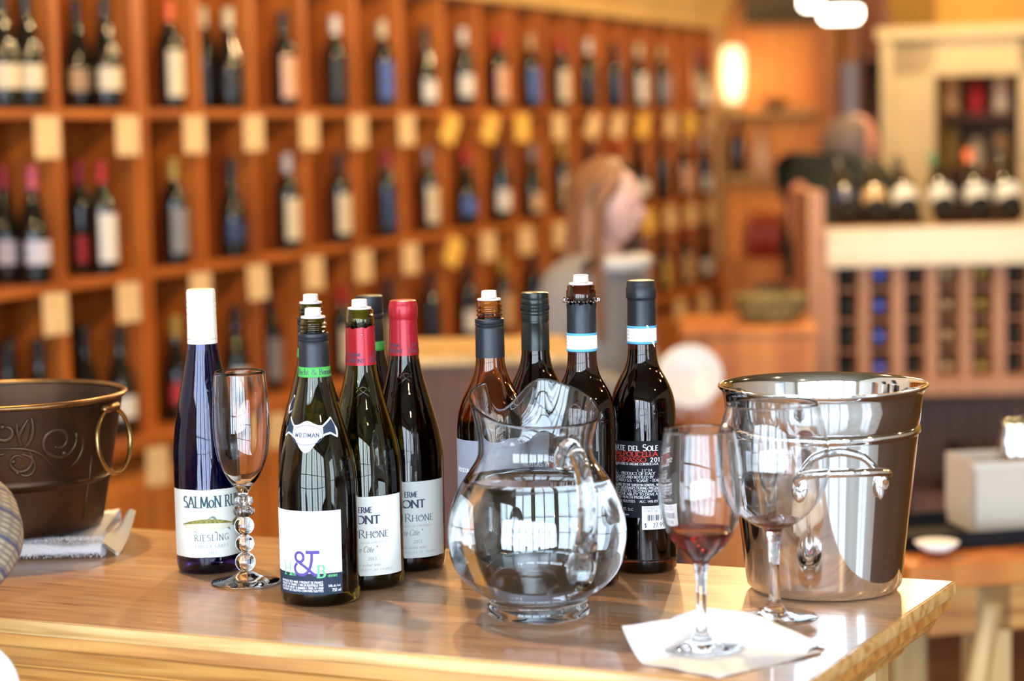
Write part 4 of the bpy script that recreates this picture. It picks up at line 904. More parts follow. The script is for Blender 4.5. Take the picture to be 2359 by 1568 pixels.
G1 = onz(1617, 1491, TOPZ+.0025); stemware('wine_glass', 'smaller wine glass with a mouthful of red wine, standing on the napkin', G1.x, G1.y, TOPZ+.0022, (.0372, 0), [(.0072, .0775), (.0085, .0805), (.0150, .0860), (.0235, .0950), (.0305, .1065), (.0350, .1210), (.0372, .1380), (.0368, .1560), (.0345, .1770), (.0310, .1985)], .0048, .0775, .1075, M['red_wine_glass'])
G2 = onz(1784, 1425, TOPZ+.006); stemware('wine_glass', 'larger wine glass with dregs of red wine before the steel bucket', G2.x, G2.y, TOPZ+.0065, (.0405, 0), [(.0080, .0840), (.0105, .0865), (.0200, .0905), (.0325, .1000), (.0430, .1130), (.0500, .1290), (.0525, .1460), (.0515, .1650), (.0475, .1860), (.0425, .2040)], .0052, .0840, .0945, M['red_wine_glass'])
fx, fy = -.2846, 2.2558
fl = thing('champagne_flute', 'empty champagne flute with a bubble stem before the blue bottle', 'glass', (fx, fy, TOPZ), facing(fx, fy), 'stemmed glasses on the counter')
fb = crom([(.0070, .0990), (.0105, .1040), (.0165, .1120), (.0225, .1235), (.0268, .1380), (.0290, .1550), (.0296, .1730), (.0287, .1960), (.0264, .2237)], 6)
fi = [(max(r-.0013, 0), z+.004*max(0, 1-(z-.0990)/.02)) for r, z in fb]; i0 = next(i for i, q in enumerate(fi) if q[0] > .008)
MB().lathe([(0, .0940), (.0050, .0940), (.0058, .0960)] + fb + [(fb[-1][0]-.0006, fb[-1][1]+.0004)] + fi[i0:][::-1] + [(0, fi[i0][1]-.0015)], 80).build('glass_bowl', M['thin_glass'], fl)
stem = MB()
for zc, r in ((.0225, .0108), (.0420, .0100), (.0610, .0104)):
    stem.lathe([(0, zc-r)] + [(r*cos(radians(a)), zc+r*.97*sin(radians(a))) for a in range(-75, 76, 15)] + [(0, zc+r)], 32)
stem.build('stem_beads', M['clear_glass'], fl)
rf_ = MB()
for zc, off, rr2, br in ((.0765, 0, .0062, .0050), (.0875, .5, .0058, .0050)):
    for k in range(6):
        a = 2*pi*(k+off)/6; rf_.sphere((rr2*cos(a), rr2*sin(a), zc), (br, br, br*1.1), 14, 10)
rf_.lathe([(0, .070), (.0045, .071), (.0045, .096), (0, .097)], 16)
rf_.build('stem_collar', M['clear_glass'], fl)
MB().lathe([(0, .0006), (.034, .0003), (.0362, .0008), (.0367, .0016), (.0355, .0024), (.025, .0042), (.015, .0072), (.010, .0105), (.0065, .0125), (0, .0128)], 72).build('foot', M['clear_glass'], fl)

# ================================================================== STEEL BUCKET
bx, by = .3110, 2.1720
bk = thing('ice_bucket', 'polished stainless steel ice bucket at the right end of the counter', 'bucket', (bx, by, TOPZ), facing(bx, by))
bp = [(0, .0015), (.066, .0010), (.0740, .0030), (.0775, .0080), (.0785, .0140), (.0945, .1580), (.0950, .1600), (.0968, .1615), (.0972, .1640), (.0966, .1665), (.0952, .1680), (.0962, .1700), (.0985, .1890), (.1000, .2000), (.1012, .2035), (.1040, .2055), (.1050, .2070), (.1046, .2088), (.1032, .2092), (.1018, .2080), (.1000, .2050), (.0982, .1985), (.0775, .0160), (.0760, .0100), (.072, .0060), (0, .0050)]
MB().lathe(bp, 128).build('pail', M['steel'], bk, True, 60)
def bpt(th, r, z): a = radians(th); return (r*sin(a), -r*cos(a), z)
for base in (12, 192):
    pts = crom([bpt(base-26.5, .0905, .120), bpt(base-25.5, .1020, .1285), bpt(base-17, .1170, .1350), bpt(base, .1230, .1375), bpt(base+17, .1170, .1350), bpt(base+25.5, .1020, .1285), bpt(base+26.5, .0905, .120)], 8)
    hd = MB().tube(pts, .0043, 14).build('handle', M['chrome'], bk)
    for sg in (-1, 1):
        mb = MB().sphere((0, 0, 0), (.0085, .003, .0150), 16, 10, M=Matrix.Translation(bpt(base+sg*26, .0925, .1180)) @ Matrix.Rotation(radians(base+sg*26), 4, 'Z')); mb.build('handle_bracket', M['chrome'], hd)

# ================================================================== BRONZE TUB
tb = onz(32, 1214, TOPZ+.022); tub = thing('metal_tub', 'dark bronze tub with embossed scrolls and ring handle on a folded towel', 'bucket', (tb.x, tb.y, TOPZ+.024), facing(tb.x, tb.y))
tr = lambda z: .1015 + (.1300-.1015)*z/.150
tp = [(0, .001), (.094, 0), (.1005, .002)] + [(tr(z/1000), z/1000) for z in range(6, 56, 8)] + [(tr(.0555), .0555), (tr(.058)+.0022, .0575), (tr(.060)+.0024, .0595), (tr(.062), .0620)] + [(tr(z/1000), z/1000) for z in range(68, 150, 10)] + [(tr(.150), .150), (tr(.150)-.0015, .150), (.1000, .008), (.094, .004), (0, .004)]
MB().lathe(tp, 112).build('tub_body', M['bronze'], tub, True, 50)
MB().lathe([(tr(.150)+.0022+.0034*cos(a), .1520+.0034*sin(a)) for a in [2*pi*k/10 for k in range(10)]], 112, closed=True).build('rolled_rim', M['bronze_rim'], tub)
def tpx(x, y, e=.0):       # point on the tub wall from a place on its face
    z = max(0.002, .148 - (y-944)*.000476); R_ = tr(z); q = (x-32)/(2010*R_*1.045); a = math.asin(max(-.98, min(.98, q))); R_ += e
    return (R_*sin(a), -R_*cos(a), z)
rl = MB()
def spiral(cx, cy, r0, r1, a0, a1, rad=.0022, n=34):
    P_ = [(cx+(r0+(r1-r0)*i/n)*cos(radians(a0+(a1-a0)*i/n)), cy+(r0+(r1-r0)*i/n)*sin(radians(a0+(a1-a0)*i/n))) for i in range(n+1)]
    rl.tube([tpx(*p, -.0009) for p in P_], [rad*(.45+.55*sin(pi*min(1, (i+2)/n))) for i in range(n+1)], 8)
spiral(140, 1022, 46, 14, -20, 480+0, .0031); spiral(138, 1035, 60, 62, 60, -30, .0018)
spiral(50, 1062, 34, 10, -60, 330, .0030); spiral(22, 990, 26, 9, 200, -120+0, .0034); spiral(60, 1080, 34, 12, -100, 150, .0026)
spiral(-40, 1010, 40, 12, 0, 420, .0022); spiral(-70, 1070, 40, 12, 0, -380, .0022)
for pts, ra in (([(55, 1030), (52, 1005), (60, 985), (75, 962)], .003), ([(62, 1032), (78, 1012), (84, 985), (82, 960)], .0035), ([(-10, 1030), (30, 1030), (65, 1034), (100, 1050), (130, 1090)], .0022), ([(60, 1030), (50, 1000), (48, 970)], .0025), ([(20, 1042), (-20, 1046), (-60, 1030)], .003)):
    c_ = crom(pts, 6); rl.tube([tpx(*p, .0) for p in c_], [ra*(.3+.7*sin(pi*(i+.5)/len(c_))) for i in range(len(c_))], 8)
for p in ((45, 1089), (37, 1062), (16, 978), (152, 1052)): rl.sphere(tpx(*p, .0006), (.0032, .0024, .0032), 10, 8)
rl.build('scroll_relief', M['bronze_relief'], tub)
MB().tube([tpx(218, 1070), tpx(212, 1120), tpx(203, 1170), tpx(194, 1225)], .0012, 6).build('side_seam', M['bronze_relief'], tub)
for base in (57, 237):
    a = radians(base); rad_ = tr(.140); er = Vector((sin(a), -cos(a), 0)); et = Vector((cos(a), sin(a), 0)); up = Vector((0, 0, 1)); dn = (-up*.985 - er*.02 + er*.10).normalized()
    c0 = er*(rad_+.0052) + up*.1405
    MB().tube([c0-et*.0155+er*-.001, c0+et*.0155+er*-.001], .0052, 14).build('handle_cuff', M['bronze_rim'], tub)
    cc = c0 + dn*.0370
    MB().tube([cc + (et*cos(q)*.0360 + dn*sin(q)*.0370) for q in [2*pi*k/40 for k in range(40)]], .0027, 10, closed=True).build('ring_handle', M['brass'], tub)
# folded towel under it
ta = onz(30, 1291, TOPZ); tbp = onz(234, 1284, TOPZ); tdir = (tbp-ta).normalized(); tn = Vector((-tdir.y, tdir.x, 0))
tw = thing('towel', 'folded white terry towel under the bronze tub', 'towel', tuple(tbp), atan2(tdir.y, tdir.x))
rnd = random.Random(3)
mb = MB(); TWL, TWD, TWH = .36, .22, .021
def pad(a, b):       # cross-section wrapped profile along the length
    x_ = -TWL*(1-a); th = b*2*pi; sx = abs(cos(th))**.35*(1 if cos(th) > 0 else -1); sz = abs(sin(th))**.5*(1 if sin(th) > 0 else -1)
    yy = TWD/2 + sx*TWD/2; zz = TWH/2 + sz*TWH/2*(1+.12*sin(x_*40)*.5) + (.002 if sz > 0 else 0)*sin(x_*55+yy*30)
    e = rnd.uniform(-.0006, .0006); return (x_+rnd.uniform(-.0005, .0005), yy+e, max(.0006, zz+e) if sz > -.9 else .0006)
mb.grid(120, 48, pad)
twb = mb.build('terry_pad', M['terry'], tw)
mb = MB()
for k in range(5200):      # the loops of the pile on the front face, top edge and end
    x_ = -rnd.random()*TWL*.9; q = rnd.random()
    if q < .12: p0 = Vector((rnd.uniform(-.004, .001), rnd.random()*.05, rnd.random()*TWH)); d = Vector((1, rnd.uniform(-.4, .4), rnd.uniform(-.3, .3)))
    elif q < .72: p0 = Vector((x_, .0015, .001+rnd.random()*(TWH-.001))); d = Vector((rnd.uniform(-.5, .5), -1, rnd.uniform(-.5, .5)))
    else: p0 = Vector((x_, .002+rnd.random()*.02, TWH-.001)); d = Vector((rnd.uniform(-.5, .5), rnd.uniform(-.8, .3), 1))
    d.normalize(); s_ = d.orthogonal().normalized()*.0007; L0 = rnd.uniform(.0016, .0034)
    mb.add([p0-s_, p0+s_, p0+s_.cross(d)*1.6, p0+d*L0], [(0, 1, 3), (1, 2, 3), (2, 0, 3)])
o = mb.build('terry_pile', M['terry'], tw, False, fixn=False); o['kind'] = 'stuff'
mb = MB()
def flap(a, b):
    x_ = -.002 + .018*a + .010*b; y_ = .002 + .105*b + .008*a; z_ = .0035 + .017*(1-a)*(1-.3*b) + .028*(b**2)*a + .012*b*a*sin(a*3)
    return (x_, y_, z_)
mb.grid(16, 24, flap); mb.grid(16, 24, lambda a, b: tuple(Vector(flap(a, b))-Vector((0, 0, .0035))))
mb.tube([Vector(flap(1, i/12))+Vector((0, 0, -.0017)) for i in range(13)], .0026, 8)
mb.build('turned_corner', M['cloth_cream'], tw)

# ================================================================== NAPKIN
NC = [onz(1424, 1521, TOPZ), onz(1655, 1563, TOPZ), onz(1895, 1505, TOPZ), onz(1640, 1441, TOPZ)]   # left, near, right, far corners on the board
nap = thing('paper_napkin', 'crumpled white paper napkin under the smaller wine glass', 'napkin', (NC[1].x, NC[1].y, TOPZ))
o0 = Vector((NC[1].x, NC[1].y, TOPZ)); rn = random.Random(5)
def napk(a, b, e=0.0):       # a: near->right, b: near->left
    p = NC[1]*(1-a)*(1-b) + NC[2]*a*(1-b) + NC[0]*b*(1-a) + NC[3]*a*b
    z = .0012 + .0007*sin(a*9+b*4) + .0005*sin(b*17-a*5)
    lift = max(0, b-.74)/.26
    k = lift**1.4*(1-.75*a); z += .030*k; sh = Vector((.004, .004, 0))*k
    return tuple(p + Vector((0, 0, z+e)) + sh - o0)
mb = MB(); mb.grid(48, 48, lambda a, b: napk(a, b)); mb.grid(48, 48, lambda a, b: napk(a, b, -.0009))
mb.build('lower_sheet', M['napkin'], nap)
# puffed upper fold lying along the far side
FA = onz(1585, 1447, TOPZ); FB = onz(1898, 1492, TOPZ)
def fold(a, b, e=0.0):
    ax = FA.lerp(FB, a); side = Vector((FB.y-FA.y, FA.x-FB.x, 0)).normalized()      # toward the camera
    wdt_ = .052*(1-.25*a); prof_ = sin(pi*min(1, b*1.02)) ** .75
    hh = .031*(sin(pi*min(1, a*.82+.14)) ** .8)*(1-.30*a)
    p = ax + side*(-.004 + wdt_*b) + Vector((0, 0, .0014 + hh*prof_ + .0006*sin(a*20+b*8) + e))
    return tuple(p - o0)
mb = MB(); mb.grid(56, 22, lambda a, b: fold(a, b)); mb.grid(56, 22, lambda a, b: fold(a, b, -.0008))
mb.build('upper_fold', M['napkin'], nap)

# ================================================================== PEOPLE
def skin(name, nodes_, edges_, mat, parent=None, root=None, sub=2, extra=None, mats=None):
    """one continuous skinned surface grown round a skeleton"""
    keys = list(nodes_); idx = {k: i for i, k in enumerate(keys)}
    me = bpy.data.meshes.new(name+'_skeleton'); me.from_pydata([tuple(nodes_[k][0]) for k in keys], [(idx[a], idx[b]) for a, b in edges_], [])
    o = bpy.data.objects.new(name+'_skeleton', me); COL.objects.link(o)
    md = o.modifiers.new('s', 'SKIN'); md.use_smooth_shade = True
    for k in keys:
        sv = me.skin_vertices[0].data[idx[k]]; r = nodes_[k][1]; sv.radius = r if hasattr(r, '__len__') else (r, r); sv.use_root = (k == (root or keys[0]))
    m2 = o.modifiers.new('u', 'SUBSURF'); m2.levels = sub; m2.render_levels = sub
    dg = bpy.context.evaluated_depsgraph_get(); ev = o.evaluated_get(dg); nm = bpy.data.meshes.new_from_object(ev)
    bpy.data.objects.remove(o); bpy.data.meshes.remove(me)
    if extra is not None:
        bm = bmesh.new(); bm.from_mesh(nm); bm.from_mesh(extra); bm.to_mesh(nm); bm.free()
    nm.name = name; nm.materials.clear()
    for m in (mats or [mat]): nm.materials.append(m)
    nm.polygons.foreach_set('use_smooth', [True]*len(nm.polygons))
    r = bpy.data.objects.new(name, nm); COL.objects.link(r)
    if parent is not None: r.parent = parent
    return r
def head_mesh(c, fwd, up=Vector((0, 0, 1)), k=1.0, female=False):
    """face with eye sockets, nose, lips, chin and ears; material 0 skin, 1 eye, 2 lips"""
    f = fwd.normalized(); up = (up - f*up.dot(f)).normalized(); rt = f.cross(up); mb = MB(); vs = []; n, m = 36, 28
    def pt(x, y, z): return c + rt*(x*k) + f*(y*k) + up*(z*k)
    def surf(x, y, z):      # unit sphere -> head
        X, Y, Z = x*.073, y*.094, z*.115
        if z < 0: j = -z; X *= 1-.36*j**1.6; Y *= 1-.10*j; Y += .012*j*max(0, y)
        if y > 0:
            g = lambda cx, cz, sx, sz: exp(-((x-cx)/sx)**2-((z-cz)/sz)**2)
            Y += .020*g(0, -.16, .13, .14) + .008*g(0, .0, .10, .2) - .010*(g(.36, .05, .2, .12)+g(-.36, .05, .2, .12)) + .006*g(0, -.46, .22, .08) + .007*g(0, -.78, .3, .14) + .004*(g(.35, .22, .3, .08)+g(-.35, .22, .3, .08))
        if y < 0 and z < -.2: Y *= 1+.25*z
        return X, Y, Z
    vs.append(pt(*surf(0, 0, -1)))
    for j in range(1, m):
        ph = -pi/2+pi*j/m
        for i in range(n):
            a = 2*pi*i/n; vs.append(pt(*surf(cos(ph)*cos(a), cos(ph)*sin(a), sin(ph))))
    vs.append(pt(*surf(0, 0, 1))); L = len(vs)-1; fs = []
    for i in range(n): fs += [(0, 1+(i+1) % n, 1+i), (L, L-n+i, L-n+(i+1) % n)]
    for j in range(m-2):
        for i in range(n): a = 1+j*n+i; b = 1+j*n+(i+1) % n; fs.append((a, b, b+n, a+n))
    mb.add(vs, fs)
    for s_ in (1, -1):
        mb.sphere(pt(s_*.030, .078, .006), .0115*k, 10, 8, 1); mb.sphere(pt(s_*.074, -.006, -.005), (.008*k, .015*k, .028*k), 8, 6, 0)
        mb.tube([pt(s_*.044, .079, .026), pt(s_*.030, .086, .031), pt(s_*.016, .086, .027)], .0032*k, 6, 3)
    mb.tube([pt(-.022, .083, -.053), pt(-.010, .091, -.051), pt(0, .092, -.0525), pt(.010, .091, -.051), pt(.022, .083, -.053)], [.002*k, .0045*k, .005*k, .0045*k, .002*k], 6, 2)
    return mb.mesh('head')
def hand_nodes(nd, ed, wrist, pre, d, pn, side, curl=.5, k=1.0):
    """five fingers: d = direction of the fingers, pn = palm normal (fingers curl toward it), side = +1/-1 thumb side"""
    d = d.normalized(); pn = (pn - d*pn.dot(d)).normalized(); s_ = d.cross(pn)*side; W = nd[wrist][0]
    nd[pre+'palm'] = (W + d*.045*k, (.017*k, .030*k)); ed.append((wrist, pre+'palm'))
    for i, (off, ln) in enumerate(((.030, .068), (.010, .078), (-.010, .072), (-.029, .055))):
        base = W + d*.085*k + s_*off*k; nd[pre+'k%d' % i] = (base, .0095*k); ed.append((pre+'palm', pre+'k%d' % i)); p = base; ang = 0; last = pre+'k%d' % i
        for j in range(3):
            ang += curl*(.55, .8, .6)[j]; v = d*cos(ang) + pn*sin(ang); p = p + v*ln*k*(.45, .3, .25)[j]; nm_ = pre+'f%d%d' % (i, j); nd[nm_] = (p, (.0085, .0078, .0066)[j]*k); ed.append((last, nm_)); last = nm_
    p = W + d*.025*k + s_*.030*k; nd[pre+'t0'] = (p, .011*k); ed.append((pre+'palm', pre+'t0')); v = (d*.75 + s_*.65 + pn*.35*curl*2).normalized(); nd[pre+'t1'] = (p+v*.036*k, .0098*k); nd[pre+'t2'] = (p+v*.036*k+(d*.9+pn*.45).normalized()*.028*k, .008*k); ed += [(pre+'t0', pre+'t1'), (pre+'t1', pre+'t2')]
SK1 = principled('skin_fair', (.56, .35, .31), .5); SK2 = principled('skin_ruddy', (.62, .26, .18), .5)
EYE = principled('eye_dark', (.04, .025, .02), .2); LIP = principled('lips', (.50, .16, .14), .4); BROW = principled('brow', (.12, .06, .03), .8)
HAIR1 = mottled('hair_brown', (.15, .065, .028), (.24, .11, .05), 60, .45, stretch=(1, 1, .1)); HAIR2 = mottled('hair_gray', (.10, .07, .06), (.16, .12, .10), 60, .6)
SWEAT = mottled('sweater_gray', (.20, .195, .19), (.25, .24, .24), 120, .9, bump=.3); JACK = mottled('jacket_dark', (.010, .016, .012), (.016, .024, .018), 60, .8)
JEAN = principled('jeans', (.03, .05, .10), .8); TROUS = principled('trousers', (.03, .028, .025), .8); SHOE = principled('shoe', (.02, .015, .012), .5)

def person(label, org, fwd, H, J, skinm, hair_m, top_m, leg_m, female, face_dir, lean=0.0):
    """J: joint overrides in person space (right, forward, up)"""
    f = fwd.normalized(); rt = Vector((f.y, -f.x, 0))
    P = lambda r, q, z: rt*r + f*q + Vector((0, 0, z))
    t = thing('person', label, 'person', org)
    k = H/1.7
    D = dict(pelvis=(0, 0, .95), waist=(0, .0+lean*.25, 1.08), chest=(0, .01+lean*.6, 1.27), neck0=(0, lean, 1.42), neck=(0, .01+lean*1.1, 1.485), head=(0, .02+lean*1.25, 1.58),
             lsh=(-.17, lean*.9, 1.39), rsh=(.17, lean*.9, 1.39), lel=(-.21, -.02+lean, 1.11), rel=(.21, -.02+lean, 1.11), lwr=(-.20, .16+lean, .95), rwr=(.20, .16+lean, .95),
             lhip=(-.09, 0, .90), rhip=(.09, 0, .90), lkn=(-.10, .02, .50), rkn=(.10, .02, .50), lan=(-.10, -.02, .09), ran=(.10, -.02, .09), lto=(-.11, .14, .03), rto=(.11, .14, .03))
    D.update(J); D = {a: P(*b)*1.0 for a, b in D.items()}; D = {a: Vector((b.x, b.y, b.z*k)) for a, b in D.items()}
    R_ = dict(pelvis=(.15, .105), waist=(.125, .09), chest=(.15, .10), neck0=(.075, .065), neck=(.052, .055), head=(.05, .055), lsh=.058, rsh=.058, lel=.042, rel=.042, lwr=.028, rwr=.028, lhip=.085, rhip=.085, lkn=.058, rkn=.058, lan=.04, ran=.04, lto=.032, rto=.032)
    E_ = [('pelvis', 'waist'), ('waist', 'chest'), ('chest', 'neck0'), ('neck0', 'neck'), ('neck', 'head'), ('neck0', 'lsh'), ('neck0', 'rsh'), ('lsh', 'lel'), ('rsh', 'rel'), ('lel', 'lwr'), ('rel', 'rwr'), ('pelvis', 'lhip'), ('pelvis', 'rhip'), ('lhip', 'lkn'), ('rhip', 'rkn'), ('lkn', 'lan'), ('rkn', 'ran'), ('lan', 'lto'), ('ran', 'rto')]
    nd = {a: (D[a], tuple(q*k for q in R_[a]) if hasattr(R_[a], '__len__') else R_[a]*k) for a in D}
    hd = [('l', 1), ('r', -1)]
    for s_, sg in hd:
        dd = (D[s_+'wr']-D[s_+'el']).normalized(); hand_nodes(nd, E_, s_+'wr', s_, dd, P(-sg*.2, .1, -1) if s_ == 'l' else P(-.2, .1, -1), sg, .6, k)
    fd = face_dir.normalized()
    hm = head_mesh(D['head'] + Vector((0, 0, .03*k)) + fd*.02, fd, k=k*1.0)
    skin('body', nd, E_, skinm, t, 'pelvis', 2, hm, [skinm, EYE, LIP, BROW])
    g = 1.16 if female else 1.3      # clothes: the same skeleton a little fuller
    top = ['pelvis', 'waist', 'chest', 'neck0', 'lsh', 'rsh', 'lel', 'rel', 'lwr', 'rwr']
    nt = {a: (D[a] if a not in ('lwr', 'rwr') else D[a].lerp(D[a[0]+'el'], .12), tuple(q*g*k for q in R_[a]) if hasattr(R_[a], '__len__') else (R_[a]+(.016 if female else .032))*k) for a in top}
    skin('sweater' if female else 'jacket', nt, [e for e in E_ if e[0] in top and e[1] in top], top_m, t, 'chest', 2)
    lg = ['pelvis', 'lhip', 'rhip', 'lkn', 'rkn', 'lan', 'ran']
    nl = {a: (D[a], tuple(q*1.08*k for q in R_[a]) if hasattr(R_[a], '__len__') else (R_[a]+.014)*k) for a in lg}
    skin('trousers', nl, [e for e in E_ if e[0] in lg and e[1] in lg], leg_m, t, 'pelvis', 2)
    for s_ in 'lr':
        skin('shoe', {'a': (D[s_+'an']-Vector((0, 0, .03)), .045*k), 'h': (D[s_+'an']-Vector((0, 0, .055))-f*.03, .036*k), 't': (D[s_+'to']+Vector((0, 0, .008)), .038*k)}, [('a', 'h'), ('a', 't')], SHOE, t, 'a', 2)
    return t, D, P, k, fd

# woman in the gray sweater, carrying a small white plate
wp_ = at(1385, 620, 5.6); wf = Vector((.82, -.57, 0))
lean_w = 0.02
tW, D, P, k, fd = person('woman with long brown hair and gray sweater walking with a small white plate', (wp_.x-.03, wp_.y, 0), wf, 1.50,
    dict(rel=(.20, .02, 1.13), rwr=(.12, .21, 1.085), lel=(-.20, .02, 1.13), lwr=(-.10, .20, 1.07), lkn=(-.10, .16, .50), lan=(-.10, .10, .12), lto=(-.11, .25, .05), ran=(.10, -.14, .09), rto=(.11, .01, .03)), SK1, HAIR1, SWEAT, JEAN, True, Vector((.88, -.45, -.12)), lean_w)
hc = D['head'] + Vector((0, 0, .03*k)) + fd*.02; fr2 = Vector((fd.x, fd.y, 0)).normalized(); rt2 = Vector((fr2.y, -fr2.x, 0))
mb = MB(); n_, m_ = 40, 26; rnh = random.Random(9)
def hairpt(a, b):      # a round the head from one temple over the back to the other, b from crown to tips
    hh_ = 356-(356-222)*min(1, b/.36)**1.5; dirv = fr2*(-cos((a-.5)*radians(hh_))) + rt2*sin((a-.5)*radians(hh_))
    if b < .38:
        q = b/.38*pi/2; r = .094*sin(q)+.001; z = .122*cos(q)
    else:
        q = (b-.38)/.62; r = .094+.012*sin(q*3)+.010*q; z = -.34*q
    wv = .006*sin(a*46)+.005*sin(a*21+b*9)
    p = hc + dirv*(r*1.04+wv*(1 if b > .2 else .3)) + Vector((0, 0, z+.004)) - fr2*.012 + (fr2*.0-rt2*.0)
    return p
mb.grid(n_*2, m_, lambda a, b: tuple(hairpt(a, b))); mb.grid(n_*2, m_, lambda a, b: tuple(hairpt(a, b)-(hairpt(a, b)-hc-Vector((0, 0, -.1)))*.12))
mb.build('long_hair', HAIR1, tW)
mb = MB(); mb.tube([hc+Vector((0, 0, -.1))+Vector((.085*cos(2*pi*i/20), .085*sin(2*pi*i/20), -.045)) for i in range(20)], .022, 10, closed=True); mb.build('scarf', mottled('scarf_gray', (.46, .46, .46), (.54, .54, .54), 60, .9), tW)
pc = at(1590, 868, 5.30); pl = thing('plate', 'small white plate tipped towards us in the walking woman\'s hand', 'plate', tuple(pc))
nrm = (CAM-pc).normalized() + Vector((.0, 0, .25)); q_ = nrm.to_track_quat('Z', 'Y').to_matrix().to_4x4()
MB().lathe([(0, 0), (.045, 0), (.050, .003), (.078, .008), (.0795, .0095), (.078, .0105), (.050, .0055), (.045, .003), (0, .003)], 48, M=q_).build('plate_body', principled('china', (.62, .64, .68), .25), pl)

# man in the dark jacket bending over behind the bottle rack
mf = Vector((.82, .55, 0)); mp_ = at(1893, 620, 8.0)
tM, D, P, k, fd = person('man with gray hair and dark jacket bent over behind the bottle rack', (mp_.x, mp_.y, 0), mf, 1.78,
    dict(waist=(0, .0, 1.06), chest=(0, .02, 1.25), neck0=(0, .05, 1.375), neck=(0, .09, 1.40), head=(0, .12, 1.435), lsh=(-.19, .06, 1.35), rsh=(.19, .06, 1.35), rel=(.22, .25, 1.12), rwr=(.18, .48, 1.08), lel=(-.22, .25, 1.12), lwr=(-.16, .48, 1.08)), SK2, HAIR2, JACK, TROUS, False, Vector((.90, .0, -.30)), 0.0)
hc = D['head'] + Vector((0, 0, .03*k)) + fd*.02; fu = (Vector((0, 0, 1)) - fd*fd.z).normalized(); fr_ = fd.cross(fu)
mb = MB()
def mh(a, b, e=1.0):
    th = (a-.5)*radians(230); q = b*radians(112); d_ = fd*(-cos(th)*sin(q)) + fr_*(sin(th)*sin(q)) + fu*cos(q)
    return tuple(hc - fd*.006 + Vector(d_)*e*(.104+.004*sin(a*40)*sin(b*9)) + fu*.012*cos(q))
mb.grid(30, 16, lambda a, b: mh(a, b)); mb.grid(30, 16, lambda a, b: mh(a, b, .9)); mb.build('short_hair', HAIR2, tM)

# guest at the left of the counter, only a plaid sleeve in view
PLAID = principled('plaid_shirt', (.50, .42, .30), .85); N, L, b = nodes(PLAID)
tc = N.new('ShaderNodeTexCoord'); sx = N.new('ShaderNodeSeparateXYZ'); L.new(tc.outputs['UV'], sx.inputs[0])
def stripes(sock, freq, ph, width):
    m1 = N.new('ShaderNodeMath'); m1.operation = 'MULTIPLY_ADD'; m1.inputs[1].default_value = freq; m1.inputs[2].default_value = ph; L.new(sock, m1.inputs[0])
    m2 = N.new('ShaderNodeMath'); m2.operation = 'FRACT'; L.new(m1.outputs[0], m2.inputs[0])
    m3 = N.new('ShaderNodeMath'); m3.operation = 'LESS_THAN'; m3.inputs[1].default_value = width; L.new(m2.outputs[0], m3.inputs[0]); return m3.outputs[0]
cur = None
base_col = (.40, .33, .23)
prev = None
for (ax, fr3, ph, w_, colr, fac) in (('X', 40, 0, .40, (.13, .10, .08), .75), ('Y', 75, 0, .36, (.20, .16, .13), .6), ('X', 8, .3, .14, (.04, .05, .14), .8), ('Y', 15, .2, .16, (.05, .07, .24), .75), ('Y', 7.5, .7, .08, (.20, .06, .08), .6)):
    st_ = stripes(sx.outputs[ax], fr3, ph, w_); mu = N.new('ShaderNodeMath'); mu.operation = 'MULTIPLY'; mu.inputs[1].default_value = fac; L.new(st_, mu.inputs[0])
    mx = N.new('ShaderNodeMix'); mx.data_type = 'RGBA'; L.new(mu.outputs[0], mx.inputs[0]); mx.inputs[7].default_value = (*colr, 1)
    if prev is None: mx.inputs[6].default_value = (*base_col, 1)
    else: L.new(prev, mx.inputs[6])
    prev = mx.outputs[2]
L.new(prev, b.inputs['Base Color'])
gf = Vector((.35, .94, 0)).normalized(); gx, gy = -.86, 1.86
gt, D, P, k, fd = person('guest in a plaid shirt at the left end, only one sleeve in view', (gx, gy, 0), gf, 1.72,
    dict(rsh=(.19, .02, 1.38), rel=(.260, .259, 1.235), rwr=(.03, .27, 1.19), lel=(-.24, .05, 1.15), lwr=(-.10, .16, 1.13), lkn=(-.10, .0, .5), rkn=(.10, .0, .5)), SK1, HAIR2, principled('shirt_under', (.50, .42, .30), .85), TROUS, False, gf, 0.0)
hc = D['head'] + Vector((0, 0, .03*k)) + fd*.02; fu = Vector((0, 0, 1)); fr_ = fd.cross(fu)
mb = MB(); mb.grid(30, 16, lambda a, b: mh(a, b)); mb.grid(30, 16, lambda a, b: mh(a, b, .9)); mb.build('short_hair', HAIR2, gt)
# loose sleeve with sagging folds: a lofted tube with its own UVs
sl = crom([tuple(D['rsh'])+(.085,), tuple(D['rsh'].lerp(D['rel'], .5))+(.072,), tuple(D['rel'].lerp(D['rsh'], .25))+(.067,), tuple(D['rel'])+(.064,), tuple(D['rel'].lerp(D['rwr'], .25))+(.060,), tuple(D['rel'].lerp(D['rwr'], .6))+(.052,), tuple(D['rel'].lerp(D['rwr'], .8))+(.046,)], 10)
mb = MB(); rad_ = [q[3]*(1+.035*sin(i*1.15)) for i, q in enumerate(sl)]; mb.tube([q[:3] for q in sl], rad_, 40, caps=False)
so = mb.build('plaid_sleeve', PLAID, gt); me = so.data; uv = me.uv_layers.new(name='UVMap')
for poly in me.polygons:
    ids = [v for v in poly.vertices]; ks = [v % 40 for v in ids]; wrapq = max(ks)-min(ks) > 20
    for li, v in zip(poly.loop_indices, ids):
        kk = v % 40; kk = 40 if (wrapq and kk == 0) else kk; uv.data[li].uv = (kk/40*1.0*2, (v//40)/len(sl)*.9)

